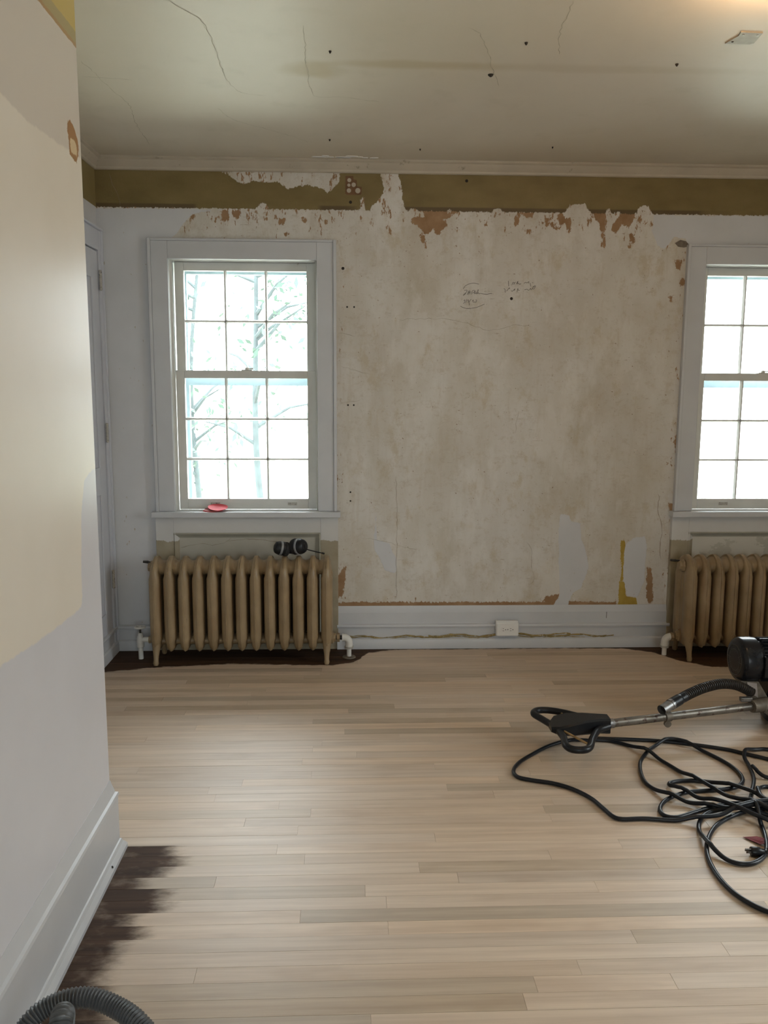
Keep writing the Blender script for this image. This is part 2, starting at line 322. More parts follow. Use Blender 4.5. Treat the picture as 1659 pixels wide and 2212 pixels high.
M = {}
M['trim'] = simple('painted_trim', (0.555, 0.565, 0.59), 0.38, var=0.04, scale=5, bump=0.08, dirt=((0.30, 0.25, 0.18), 0.72))
M['sash'] = simple('sash_paint', (0.66, 0.66, 0.63), 0.4, var=0.05, scale=9, bump=0.1, dirt=((0.25, 0.2, 0.15), 0.70))
M['crown'] = simple('crown_paint', (0.46, 0.405, 0.32), 0.5, var=0.08, scale=6, dirt=((0.30, 0.26, 0.19), 0.62))
M['doorpaint'] = simple('door_paint', (0.57, 0.585, 0.64), 0.35, var=0.04, scale=4)
M['hinge'] = simple('painted_hinge', (0.42, 0.40, 0.36), 0.5, var=0.2, scale=60, dirt=((0.06, 0.05, 0.04), 0.56))
M['rad'] = None
M['pipe'] = simple('pipe_paint', (0.68, 0.66, 0.62), 0.4, var=0.06, scale=30, dirt=((0.1, 0.08, 0.06), 0.68))
M['darkmetal'] = simple('dark_metal', (0.05, 0.045, 0.04), 0.5, 0.5, var=0.3, scale=40)
M['steel'] = simple('worn_steel', (0.27, 0.265, 0.26), 0.42, 0.85, var=0.2, scale=30, dirt=((0.10, 0.07, 0.05), 0.56))
M['pole'] = simple('worn_pole', (0.17, 0.15, 0.125), 0.42, 0.6, var=0.45, scale=14, dirt=((0.07, 0.045, 0.035), 0.56))
M['cast'] = simple('cast_bracket', (0.16, 0.135, 0.105), 0.6, 0.4, var=0.3, scale=40)
M['blackplastic'] = simple('black_plastic', (0.011, 0.012, 0.014), 0.36, var=0.2, scale=30, bump=0.03, spec=0.28)
M['blackpaint'] = simple('black_motor_paint', (0.009, 0.010, 0.013), 0.27, var=0.25, scale=25, spec=0.35, dirt=((0.04, 0.035, 0.03), 0.66))
M['rubber'] = simple('cord_rubber', (0.010, 0.012, 0.016), 0.36, var=0.2, scale=40, spec=0.32)
M['hoseblack'] = simple('black_hose', (0.026, 0.022, 0.019), 0.45, var=0.2, scale=40)
M['hosegrey'] = simple('grey_hose', (0.085, 0.092, 0.098), 0.48, var=0.12, scale=30)
M['brass'] = simple('brass_rod', (0.40, 0.27, 0.13), 0.4, 0.8, var=0.3, scale=60)
M['red'] = simple('red_disc', (0.62, 0.055, 0.075), 0.75, var=0.05, scale=80)
M['redback'] = simple('red_disc_back', (0.40, 0.10, 0.10), 0.8, var=0.08, scale=80)
M['redtag'] = simple('red_tag', (0.15, 0.014, 0.018), 0.65, var=0.3, scale=60, spec=0.25)
M['silver'] = simple('silver_band', (0.26, 0.27, 0.28), 0.35, 0.2, var=0.05, scale=30)
M['foam'] = simple('black_foam', (0.012, 0.012, 0.013), 0.8, var=0.2, scale=50)
M['white'] = simple('white_plastic', (0.80, 0.79, 0.77), 0.2, var=0.02, scale=10)
M['slot'] = simple('socket_slot', (0.03, 0.03, 0.03), 0.6)
M['hole'] = simple('hole_dark', (0.025, 0.02, 0.015), 0.9)
M['crack'] = simple('crack_line', (0.27, 0.22, 0.16), 0.9, var=0.3, scale=20)
M['ccrack'] = simple('ceiling_crack_line', (0.42, 0.375, 0.28), 0.9, var=0.3, scale=20)
M['pencil'] = simple('pencil_graphite', (0.10, 0.09, 0.08), 0.7, var=0.4, scale=90)
M['glue'] = simple('old_glue', (0.30, 0.22, 0.08), 0.6, var=0.35, scale=25, dirt=((0.52, 0.47, 0.36), 0.55))
M['gap'] = simple('dark_gap', (0.04, 0.03, 0.02), 0.9)
M['plate'] = simple('ceiling_plate_metal', (0.30, 0.27, 0.22), 0.55, 0.3, var=0.15, scale=30)
M['bark'] = simple('tree_bark', (0.036, 0.047, 0.048), 0.9, var=0.3, scale=8)
M['leaf'] = simple('tree_leaf', (0.034, 0.064, 0.048), 0.6, var=0.5, scale=3)
M['grass'] = simple('lawn', (0.42, 0.425, 0.35), 0.95, var=0.2, scale=1.5)
M['outside'] = simple('outer_siding', (0.55, 0.55, 0.52), 0.8)
M['storm'] = simple('storm_frame_paint', (0.24, 0.32, 0.37), 0.5, var=0.04)
M['plainwall'] = simple('plain_wall', (0.66, 0.61, 0.53), 0.6, var=0.04, scale=3)
M['subfloor'] = simple('subfloor', (0.10, 0.07, 0.045), 0.9)
t = NT('window_glass'); tr = t.n('ShaderNodeBsdfTransparent'); gl = t.n('ShaderNodeBsdfGlossy'); gl.inputs['Roughness'].default_value = 0.02
fr = t.n('ShaderNodeFresnel'); fr.inputs[0].default_value = 1.45; mx = t.n('ShaderNodeMixShader')
tr.inputs[0].default_value = (0.96, 0.985, 0.98, 1)
t.l(fr.outputs[0], mx.inputs[0]); t.l(tr.outputs[0], mx.inputs[1]); t.l(gl.outputs[0], mx.inputs[2]); t.l(mx.outputs[0], t.out.inputs[0])
M['glass'] = t.m
t = NT('bulb_glow'); em = t.n('ShaderNodeEmission'); em.inputs[0].default_value = (1.0, 0.61, 0.29, 1); em.inputs[1].default_value = 250.0
t.l(em.outputs[0], t.out.inputs[0]); M['bulb'] = t.m

# radiator: old cream enamel with brown grime and chips on the ridges
t = NT('radiator_enamel')
c = t.mix(t.lin(t.noise(9, detail=5.0), 0.3, 0.7), (0.245, 0.17, 0.09), (0.345, 0.25, 0.143))
c = t.mix(t.step(t.noise(7, sc=(2, 2, 0.5), detail=5.0, off=(1, 4, 2)), 0.52, 0.72), c, (0.27, 0.175, 0.09))
c = t.mix(t.step(t.noise(70, sc=(1, 1, 0.35), detail=4.0, rough=0.7), 0.69, 0.72), c, (0.10, 0.06, 0.035))
t.bump(t.noise(45, detail=3.0), 0.12, 0.003)
M['rad'] = t.done(c, 0.42)

# sanded floor strips: tone per strip from the object colour, old dark finish left along the walls
def plank_material():
    t = NT('sanded_floor_strip')
    oi = t.n('ShaderNodeObjectInfo')
    rnd = t.n('ShaderNodeCombineXYZ'); t.l(t.math('MULTIPLY', oi.outputs['Random'], 37.0), rnd.inputs[0]); t.l(t.math('MULTIPLY', oi.outputs['Random'], 91.0), rnd.inputs[1])
    va = t.n('ShaderNodeVectorMath', operation='ADD'); t.l(t.pos((1.6, 38, 1)), va.inputs[0]); t.l(rnd.outputs[0], va.inputs[1])
    vb = t.n('ShaderNodeVectorMath', operation='ADD'); t.l(t.pos((2.4, 9, 1)), vb.inputs[0]); t.l(rnd.outputs[0], vb.inputs[1])
    grain = t.noise(1.0, vec=va.outputs[0], detail=7.0, rough=0.6)
    blot = t.noise(1.0, vec=vb.outputs[0], detail=3.0)
    base = t.mix(t.lin(grain, 0.3, 0.7), (0.485, 0.372, 0.277), (0.645, 0.52, 0.402))
    base = t.mix(t.step(blot, 0.52, 0.75, 0, 0.55), base, (0.41, 0.30, 0.215))
    base = t.mix(1.0, base, oi.outputs['Color'], 'MULTIPLY')
    p = t.sep(t.pos()); x, y = p[0], p[1]
    edge_n = t.noise(14, sc=(1, 2.2, 1), detail=5.0, rough=0.65)
    # back wall strip, depth by position along the wall
    rp = t.n('ShaderNodeValToRGB'); t.l(t.lin(x, -1.5, 2.7), rp.inputs[0])
    el = rp.color_ramp.elements; pts = STAIN_BACK
    while len(el) > 1: el.remove(el[-1])
    for i, (px, py) in enumerate(pts):
        e = el[0] if i == 0 else el.new((px + 1.5) / 4.2)
        e.position = (px + 1.5) / 4.2; g = (py - 3.9) / 0.6; e.color = (g, g, g, 1)
    ed = t.math('MULTIPLY_ADD', rp.outputs[0], 0.6, 3.9)
    bs = t.math('ADD', t.math('SUBTRACT', y, ed), t.math('MULTIPLY', t.math('SUBTRACT', edge_n, 0.5), 0.06))
    back = t.step(bs, -0.006, 0.012)
    # strip along the partition, stepping from board to board
    row = t.math('FLOOR', t.math('DIVIDE', t.math('SUBTRACT', y, ROW0), ROWW))
    wn = t.n('ShaderNodeTexWhiteNoise', noise_dimensions='1D'); t.l(row, wn.inputs['W'])
    lim = t.math('MULTIPLY_ADD', wn.outputs['Value'], 0.10, -0.615)
    ls = t.math('ADD', t.math('SUBTRACT', lim, x), t.math('MULTIPLY', t.math('SUBTRACT', edge_n, 0.5), 0.10))
    left = t.math('MULTIPLY', t.step(ls, -0.06, 0.03), t.step(y, 2.434, 2.444, 1.0, 0.0))
    left = t.math('MULTIPLY', left, t.step(t.noise(9, sc=(1, 1.5, 1), detail=5.0, off=(5, 5, 0)), 0.30, 0.52, 0.78, 1.0))
    dark = t.mix(t.lin(grain, 0.3, 0.7), (0.036, 0.019, 0.011), (0.085, 0.046, 0.027))
    c = t.mix(t.math('MAXIMUM', back, left), base, dark)
    rough = t.lin(t.math('MAXIMUM', back, left), 0, 1, 0.48, 0.62)
    t.bump(grain, 0.08, 0.001)
    m_ = t.done(c, rough, 0, 0.5); t.put(t.b.inputs['Specular IOR Level'], t.lin(t.math('MAXIMUM', back, left), 0, 1, 0.5, 0.12)); return m_

# ------------------------------------------------------------------ painted layers on the plaster
def sdf(polys, U, V):
    # signed distance (inside positive) to a union of polygons, clipped
    best = np.full(U.shape, -0.2)
    for P in polys:
        P = np.array(P); u0, v0 = P.min(0) - 0.2; u1, v1 = P.max(0) + 0.2
        sel = (U > u0) & (U < u1) & (V > v0) & (V < v1)
        if not sel.any(): continue
        u, v = U[sel], V[sel]; dist = np.full(u.shape, 9.0); ins = np.zeros(u.shape, bool)
        for (ax, ay), (bx, by) in zip(P, np.roll(P, -1, 0)):
            dx, dy = bx - ax, by - ay; L = dx * dx + dy * dy + 1e-12
            tt = np.clip(((u - ax) * dx + (v - ay) * dy) / L, 0, 1)
            dist = np.minimum(dist, np.hypot(u - ax - tt * dx, v - ay - tt * dy))
            ins ^= ((ay > v) != (by > v)) & (u < (bx - ax) * (v - ay) / (by - ay + 1e-12) + ax)
        best[sel] = np.maximum(best[sel], np.clip(np.where(ins, dist, -dist), -0.2, 0.2))
    return best
def sheet(name, us, vs, fn, mat, hole=None, flip=False):
    nu, nv = len(us), len(vs); U, V = np.meshgrid(us, vs); U, V = U.ravel(), V.ravel()
    verts = [fn(a, b) for a, b in zip(U, V)]; faces = []
    for j in range(nv - 1):
        for i in range(nu - 1):
            if hole and hole((us[i] + us[i + 1]) / 2, (vs[j] + vs[j + 1]) / 2): continue
            q = (j * nu + i, j * nu + i + 1, (j + 1) * nu + i + 1, (j + 1) * nu + i)
            faces.append(q[::-1] if flip else q)
    me = bpy.data.meshes.new(name); me.from_pydata(verts, [], faces); me.materials.append(mat)
    o = bpy.data.objects.new(name, me); link(o)
    return o, U, V
def put_attr(o, name, val):
    a = o.data.attributes.new(name, 'FLOAT', 'POINT'); a.data.foreach_set('value', np.asarray(val, np.float32))
def knots(brk, step):
    out = []
    for a, b in zip(brk, brk[1:]):
        n = max(1, int(round((b - a) / step))); out += [a + (b - a) * k / n for k in range(n)]
    return out + [brk[-1]]

def back_wall_material():
    t = NT('stripped_plaster_wall')
    big = t.noise(1.6, detail=3.0); mid = t.noise(5.5, sc=(1, 1, 0.55), detail=5.0, off=(2, 0, 7))
    streak = t.noise(1.0, sc=(34, 1, 3.2), detail=5.0, rough=0.65); fine = t.noise(1.0, sc=(110, 1, 38), detail=4.0, rough=0.7)
    c = t.mix(t.lin(mid, 0.32, 0.68), (0.53, 0.485, 0.41), (0.655, 0.63, 0.59))
    c = t.mix(t.step(big, 0.40, 0.66, 0, 0.45), c, (0.64, 0.62, 0.60))
    c = t.mix(t.step(streak, 0.52, 0.78, 0, 0.38), c, (0.49, 0.42, 0.33))
    c = t.mix(t.step(t.noise(1.0, sc=(8, 1, 5.0), detail=7.0, rough=0.75, off=(8, 0, 3)), 0.53, 0.66, 0, 0.6), c, (0.50, 0.425, 0.305))
    c = t.mix(t.step(t.noise(1.0, sc=(26, 1, 60), detail=5.0, rough=0.75, off=(1, 0, 9)), 0.60, 0.72, 0, 0.45), c, (0.72, 0.68, 0.61))
    c = t.mix(t.step(fine, 0.66, 0.74, 0, 0.65), c, (0.30, 0.22, 0.14))
    c = t.mix(t.step(t.noise(1.0, sc=(22, 1, 30), detail=8.0, rough=0.8, off=(3, 0, 4)), 0.50, 0.66, 0, 0.5), c, (0.47, 0.405, 0.32))
    c = t.mix(t.step(t.noise(1.0, sc=(5, 1, 2.4), detail=6.0, rough=0.65, off=(12, 0, 6)), 0.50, 0.62, 0, 0.55), c, (0.70, 0.675, 0.64))
    c = t.mix(t.step(t.noise(1.0, sc=(14, 1, 90), detail=4.0, rough=0.7, off=(2, 0, 5)), 0.66, 0.72, 0, 0.6), c, (0.36, 0.29, 0.215))
    c = t.mix(t.step(t.noise(1.0, sc=(60, 1, 60), detail=3.0, rough=0.6, off=(7, 0, 1)), 0.715, 0.735, 0, 0.85), c, (0.22, 0.135, 0.075))
    jag = t.math('SUBTRACT', t.noise(26, sc=(1, 1, 0.7), detail=6.0, rough=0.7), 0.5)
    jag2 = t.math('SUBTRACT', t.noise(60, sc=(1, 1, 0.45), detail=5.0, rough=0.7, off=(4, 0, 1)), 0.5)
    jag3 = t.math('MULTIPLY', t.math('SUBTRACT', t.noise(150, sc=(1, 1, 0.6), detail=5.0, rough=0.75, off=(9, 0, 4)), 0.5), 0.016)
    def layer(name, amp, soft=0.0012, j=jag):
        return t.step(t.math('ADD', t.math('ADD', t.attr(name), jag3), t.math('MULTIPLY', j, amp)), -soft, soft)
    spk = t.math('MULTIPLY', t.attr('speck'), 1.0)
    sp = t.step(t.math('ADD', t.noise(1.0, sc=(48, 1, 17), detail=5.0, rough=0.7, off=(6, 0, 2)), t.math('MULTIPLY', spk, 0.20)), 0.725, 0.745)
    brown = t.math('MAXIMUM', t.step(t.math('ADD', t.math('ADD', t.math('MULTIPLY_ADD', jag3, 1.5, t.attr('brown')), 0.0035), t.math('MULTIPLY', jag2, 0.036)), -0.001, 0.001), sp)
    bc = t.mix(t.lin(t.noise(14, detail=4.0), 0.3, 0.7), (0.27, 0.155, 0.075), (0.37, 0.235, 0.135))
    c = t.mix(brown, c, bc)
    white = layer('white', 0.020)
    wc = t.mix(t.lin(t.noise(4, detail=4.0), 0.3, 0.7), (0.575, 0.58, 0.60), (0.625, 0.63, 0.655))
    wc = t.mix(t.step(t.noise(50, sc=(1, 1, 0.5), detail=4.0), 0.70, 0.74), wc, (0.42, 0.36, 0.28))
    c = t.mix(white, c, wc)
    mus = layer('mustard', 0.025)
    c = t.mix(mus, c, t.mix(t.lin(t.noise(20), 0.3, 0.7), (0.34, 0.22, 0.035), (0.46, 0.33, 0.07)))
    green = layer('green', 0.024, 0.0015, jag2)
    gc = t.mix(t.lin(t.noise(5, sc=(1, 1, 2), detail=4.0), 0.3, 0.7), (0.180, 0.133, 0.050), (0.23, 0.172, 0.070))
    z = t.sep(t.pos())[2]
    lowline = t.math('MULTIPLY', t.step(z, 2.308, 2.316, 1.0, 0.0), t.step(t.noise(1.0, sc=(2.2, 1, 0.1), detail=2.0), 0.42, 0.47))
    gc = t.mix(lowline, gc, (0.12, 0.085, 0.04))
    c = t.mix(green, c, gc)
    h = t.math('ADD', t.math('MULTIPLY', t.math('MAXIMUM', white, green), 1.0), t.math('ADD', t.math('MULTIPLY', brown, -0.5), t.math('MULTIPLY', mid, 0.8)))
    t.bump(t.math('ADD', h, t.math('MULTIPLY', fine, 0.35)), 0.45, 0.0022)
    return t.done(c, t.lin(t.math('MAXIMUM', white, green), 0, 1, 0.75, 0.45), 0, 0.3)

xs = knots([XC, WIN[0][0] - 0.02, WIN[0][1] + 0.02, WIN[1][0] - 0.02, 2.605, XR], 0.0125)
zs = knots([0.0, 0.70, ZH + 0.02, ZC], 0.0125)
inwin = lambda x, z: any(a - 0.02 < x < b + 0.02 for a, b in WIN) and 0.70 < z < ZH + 0.02
wall, U, V = sheet('wall_back', xs, zs, lambda x, z: (x, D, z), back_wall_material(), inwin)
gb = np.minimum(np.clip(V - 2.292, -0.2, 0.2), 0.2)
put_attr(wall, 'green', np.minimum(gb, -sdf(GREEN_TEARS, U, V)))
put_attr(wall, 'white', sdf(WHITE, U, V)); put_attr(wall, 'brown', sdf(BROWN, U, V)); put_attr(wall, 'mustard', sdf(MUSTARD, U, V))
top = np.clip((V - 1.98) / 0.28, 0, 1) ** 1.5
ex = np.maximum(np.exp(-np.abs(U + 0.06) / 0.05), np.exp(-np.abs(U - 1.72) / 0.05)) * 0.55
low = np.exp(-np.abs(V - 0.26) / 0.05) * 0.5
put_attr(wall, 'speck', np.clip(np.maximum.reduce([top * 0.75, ex, low]), 0, 1))
tag(wall, kind='structure')
mb = MB()   # masonry behind the plaster, around the openings
o0 = [(XC - 0.3, WIN[0][0] - 0.02), (WIN[0][1] + 0.02, WIN[1][0] - 0.02), (WIN[1][1] + 0.02, XR + 0.2)]
for a, b in o0: mb.box(a, b, D + 0.002, D + 0.26, -0.3, ZC + 0.2)
for a, b in WIN:
    mb.box(a - 0.02, b + 0.02, D + 0.002, D + 0.26, -0.3, 0.70); mb.box(a - 0.02, b + 0.02, D + 0.002, D + 0.26, ZH + 0.02, ZC + 0.2)
mb.build('masonry', M['outside'], wall)

def ribbon(pts, w, fn, jit=0.004, step=0.02, rr=R3):
    # thin crack following a polyline, width varying along it
    p = [np.array(q, float) for q in spline(pts, step)]; mb = MB(); L, Rr = [], []
    for i, q in enumerate(p):
        tt = p[min(i + 1, len(p) - 1)] - p[max(i - 1, 0)]; tt = tt / (np.linalg.norm(tt) + 1e-9); n = np.array([-tt[1], tt[0]])
        q = q + n * rr.uniform(-jit, jit); ww = w * rr.uniform(0.35, 1.0) * (0.3 if i in (0, len(p) - 1) else 1)
        L.append(fn(*(q + n * ww))); Rr.append(fn(*(q - n * ww)))
    n = len(p); mb.add(L + Rr, [(i, i + 1, n + i + 1, n + i) for i in range(n - 1)]); return mb
on_back = lambda x, z: (x, D - 0.0008, z)
for i, c in enumerate(WALL_CRACKS):
    ribbon(c, 0.0020 if i == 0 else 0.0009, on_back).build('crack', M['crack'], wall)
mb = MB()
for s_ in PENCIL:
    p = spline(s_, 0.004); n = len(p); L, Rr = [], []
    for i, q in enumerate(p):
        tt = p[min(i + 1, n - 1)] - p[max(i - 1, 0)]; tt = tt / (np.linalg.norm(tt) + 1e-9); nn = np.array([-tt[1], tt[0]])
        L.append(on_back(*(q + nn * 0.0011))); Rr.append(on_back(*(q - nn * 0.0011)))
    mb.add(L + Rr, [(i, i + 1, n + i + 1, n + i) for i in range(n - 1)])
tag(mb.build('pencil_writing', M['pencil'], wall), 'pencilled signature, date and notes on the bare plaster')
for i, (x, z) in enumerate(HOLES):
    rr = 0.0036 if i < 6 else 0.006
    mb = MB(); mb.lathe([(0, rr * 1.3), (0.0006, rr * 1.2), (0.0010, rr)], (x, D, z), (0, -1, 0), 12); mb.build('nail_hole', M['hole'], wall, True)
# ghost of a removed junction box, rust-brown outline with round knockouts
gx, gz = 0.008, 2.405
L_ = [(-0.036, -0.032), (-0.030, -0.038), (0.040, -0.038), (0.046, -0.032), (0.046, 0.0), (0.022, 0.002), (0.021, 0.033), (0.005, 0.036), (0.004, 0.052), (-0.034, 0.052)]
gm = MB().prism([(gx + u, gz + v) for u, v in L_], lambda u, v, w: (u, w, v), D - 0.0012, D + 0.001).build('junction_box_ghost', simple('rust_mark', (0.15, 0.078, 0.036), 0.8, var=0.3, scale=40), wall)
for u, v, rr in ((-0.018, -0.018, 0.011), (0.027, -0.018, 0.013), (0.006, 0.010, 0.011), (-0.018, 0.008, 0.008), (-0.016, 0.032, 0.010)):
    MB().lathe([(0, rr), (0.0006, rr)], (gx + u, D - 0.0012, gz + v), (0, -1, 0), 16).build('round_mark', M['crown'], gm)
# broken plaster at the head of the right casing
mb = MB(); mb.prism([(1.672, 2.150), (1.700, 2.166), (1.730, 2.160), (1.752, 2.136), (1.720, 2.128), (1.690, 2.132)], lambda u, v, w: (u, w, v), D - 0.0012, D + 0.001)
mb.build('broken_plaster', simple('exposed_lath', (0.16, 0.13, 0.10), 0.9, var=0.3, scale=60), wall)

# ------------------------------------------------------------------ other walls
def partition_material():
    t = NT('partition_paint')
    jag = t.math('SUBTRACT', t.noise(34, detail=7.0, rough=0.75), 0.5)
    def layer(name, amp, soft=0.0015): return t.step(t.math('ADD', t.attr(name), t.math('MULTIPLY', jag, amp)), -soft, soft)
    c = t.mix(t.lin(t.noise(2.2, detail=4.0), 0.3, 0.7), (0.745, 0.69, 0.595), (0.80, 0.75, 0.665))
    c = t.mix(layer('grey', 0.02, 0.004), c, t.mix(t.step(t.sep(t.pos())[2], 1.4, 1.5), t.mix(t.lin(t.noise(3, detail=4.0), 0.3, 0.7), (0.635, 0.635, 0.67), (0.68, 0.68, 0.72)), (0.645, 0.595, 0.53)))
    c = t.mix(layer('chip', 0.034), c, (0.36, 0.19, 0.075)); c = t.mix(layer('chipin', 0.03), c, (0.68, 0.54, 0.34))
    c = t.mix(layer('speck', 0.004, 0.001), c, (0.10, 0.065, 0.03))
    z = t.sep(t.pos())[2]; zz = t.math('ADD', z, t.math('MULTIPLY', jag, 0.012))
    c = t.mix(t.step(zz, 2.285, 2.287), c, (0.42, 0.26, 0.11)); c = t.mix(t.step(zz, 2.296, 2.298), c, (0.40, 0.33, 0.15)); c = t.mix(t.step(zz, 2.325, 2.328), c, (0.56, 0.43, 0.13))  # top band brighter ochre: warm light painted into the band colour
    t.bump(t.noise(5, detail=5.0), 0.12, 0.004)
    return t.done(c, 0.36, 0, 0.4)
ys = knots([YR, 1.2, YP], 0.02); zp = knots([0.0, ZC], 0.02)
part, U, V = sheet('wall_partition', ys, zp, lambda y, z: (XP, y, z), partition_material())
put_attr(part, 'grey', sdf(P_GREY, U, V)); put_attr(part, 'chip', sdf(P_CHIP, U, V)); put_attr(part, 'chipin', sdf(P_CHIPIN, U, V)); put_attr(part, 'speck', sdf(P_SPECK, U, V))
tag(part, kind='structure')
mb = MB(); mb.box(XC - 0.12, XP - 0.0015, YR - 0.1, YP, -0.1, ZC + 0.1); mb.build('wall_core', M['plainwall'], part)
lw = MB()
lw.box(XC - 0.1, XC, 2.4, D, 0, 2.292); lw.build('wall_left', simple('left_wall_paint', (0.60, 0.595, 0.60), 0.5, var=0.04, scale=3))
tag(bpy.data.objects['wall_left'], kind='structure')
box('frieze', XC - 0.1, XC + 0.0012, 2.4, D, 2.292, ZC, simple('green_frieze', (0.24, 0.185, 0.075), 0.5, var=0.1, scale=5), bpy.data.objects['wall_left'])
def wall_with_openings(name, fn, rng, ops, z0=0.65, z1=2.15, th=0.12):
    mb = MB(); cur = rng[0]
    for a, b in ops + [(rng[1], rng[1])]:
        if a > cur: fn(mb, cur, a, 0, ZC)
        if b > a: fn(mb, a, b, 0, z0); fn(mb, a, b, z1, ZC)
        cur = b
    o = mb.build(name, M['plainwall']); tag(o, kind='structure'); return o
rw = wall_with_openings('wall_rear', lambda m, a, b, z0, z1: m.box(a, b, YR - 0.12, YR, z0, z1), (XP, XR + 0.12), REAR_FILL)
sw = wall_with_openings('wall_right', lambda m, a, b, z0, z1: m.box(XR, XR + 0.12, a, b, z0, z1), (YR, D + 0.2), SIDE_FILL)
def fill_window(name, axis, a, b, at):  # sash and panes for the unseen fill light openings
    w = empty(name); tag(w, kind='structure'); mb = MB()
    def bar(u0, u1, z0, z1, d0, d1):
        if axis == 'y': mb.box(u0, u1, at - d1, at - d0, z0, z1)
        else: mb.box(at + d0, at + d1, u0, u1, z0, z1)
    for q in ((a, b, 0.65, 0.70), (a, b, 2.10, 2.15), (a, a + 0.05, 0.7, 2.1), (b - 0.05, b, 0.7, 2.1), (a, b, 1.37, 1.42), ((a + b) / 2 - 0.012, (a + b) / 2 + 0.012, 0.7, 2.1)): bar(*q, 0.03, 0.07)
    mb.build('sash_frame', M['sash'], w)
    mb = MB()
    for u0, u1 in ((a, (a + b) / 2), ((a + b) / 2, b)):
        for z0, z1 in ((0.70, 1.37), (1.42, 2.10)):
            mb = MB()
            if axis == 'y': mb.box(u0, u1, at - 0.052, at - 0.048, z0, z1)
            else: mb.box(at + 0.048, at + 0.052, u0, u1, z0, z1)
            mb.build('pane', M['glass'], w)
for i, (a, b) in enumerate(REAR_FILL): fill_window('window_%d' % (3 + i), 'y', a, b, YR)
fill_window('window_4', 'x', SIDE_FILL[0][0], SIDE_FILL[0][1], XR)

def ceiling_material():
    t = NT('old_ceiling_paint')
    p = t.sep(t.pos()); x, y = p[0], p[1]
    c = t.mix(t.lin(t.noise(1.3, detail=4.0), 0.3, 0.7), (0.62, 0.55, 0.435), (0.68, 0.615, 0.51))
    c = t.mix(t.step(t.noise(7, detail=5.0), 0.55, 0.75, 0, 0.3), c, (0.54, 0.49, 0.38))
    j = t.math('SUBTRACT', t.noise(6, sc=(1, 1, 1), detail=4.0, off=(3, 3, 0)), 0.5)
    def blob(cx, cy, sx, sy, amt):
        dx = t.math('DIVIDE', t.math('SUBTRACT', x, cx), sx); dy = t.math('DIVIDE', t.math('SUBTRACT', y, cy), sy)
        rr = t.math('ADD', t.math('SQRT', t.math('ADD', t.math('MULTIPLY', dx, dx), t.math('MULTIPLY', dy, dy))), t.math('MULTIPLY', j, 0.9))
        return t.step(rr, 0.3, 1.1, amt, 0.0)
    c = t.mix(blob(-0.14, 3.21, 0.13, 0.10, 0.55), c, (0.46, 0.36, 0.17)); c = t.mix(blob(0.22, 3.15, 0.42, 0.05, 0.45), c, (0.46, 0.36, 0.18))
    c = t.mix(blob(0.9, 3.16, 0.8, 0.05, 0.25), c, (0.46, 0.38, 0.24))
    t.bump(t.noise(4, detail=5.0), 0.2, 0.006)
    return t.done(c, 0.5, 0, 0.35)
ceil = MB().box(XC - 0.1, XR + 0.1, YR - 0.1, D + 0.2, ZC, ZC + 0.1).build('ceiling', ceiling_material()); tag(ceil, kind='structure')
on_ceil = lambda x, y: (x, y, ZC - 0.0008)
for c in CEIL_CRACKS: ribbon(c, 0.0013, on_ceil).build('crack', M['ccrack'], ceil)
for x, y, rr in ((0.508, 3.231, 0.011), (1.142, 3.097, 0.006), (-0.07, 3.045, 0.005), (-0.097, 4.068, 0.005), (0.578, 2.942, 0.006), (0.33, 4.2, 0.004), (0.95, 4.13, 0.004)):
    MB().lathe([(0, rr), (0.004, rr * 0.8), (0.008, rr * 0.35)], (x, y, ZC), (0, 0, -1), 10).build('screw_hole', M['hole'], ceil, True)
# flaking paint by the crown
for k in range(9):
    x = -0.17 + k * 0.035 + R3.uniform(-.01, .01); y = 4.36 + R3.uniform(-.02, .012); w = R3.uniform(0.015, 0.04)
    poly = [(x + w * math.cos(q) * R3.uniform(.7, 1.2), y + w * 0.3 * math.sin(q) * R3.uniform(.6, 1.2)) for q in (2 * math.pi * i / 9 for i in range(9))]
    MB().prism(poly, lambda u, v, w_: (u, v, w_), ZC - 0.0025, ZC + 0.001).build('paint_flake', M['white'], ceil)
# metal cover plate screwed to the ceiling
pl = empty('cover_plate', (1.276, 2.864, ZC)); tag(pl, 'small tarnished metal cover plate screwed flat to the ceiling', 'cover plate')
MB().prism([(-0.047, 0.044), (0.036, 0.045), (0.046, 0.036), (0.037, -0.043), (-0.036, -0.046), (-0.030, -0.020)], lambda u, v, w: (u, v, w), -0.004, 0.0).build('plate', M['plate'], pl)
for u, v, m_ in ((-0.030, 0.026, 'hole'), (-0.020, -0.030, 'steel'), (0.027, -0.028, 'steel')):
    MB().lathe([(0, 0.004), (0.002, 0.003)], (u, v, -0.004), (0, 0, -1), 10).build('screw', M[m_], pl, True)
# bare bulb in a porcelain holder, further into the room
lb = empty('ceiling_lamp', (1.20, 2.40, ZC)); tag(lb, 'bare warm bulb in a white porcelain ceiling holder', 'lamp')
MB().lathe([(0, 0.06), (0.008, 0.058), (0.016, 0.035), (0.022, 0.024)], (0, 0, 0), (0, 0, -1), 24).build('lamp_holder', M['white'], lb, True)
MB().lathe([(0.022, 0.012), (0.033, 0.016), (0.050, 0.027), (0.068, 0.030), (0.084, 0.024), (0.093, 0.010), (0.095, 0.002)], (0, 0, 0), (0, 0, -1), 20).build('bulb', M['bulb'], lb, True)

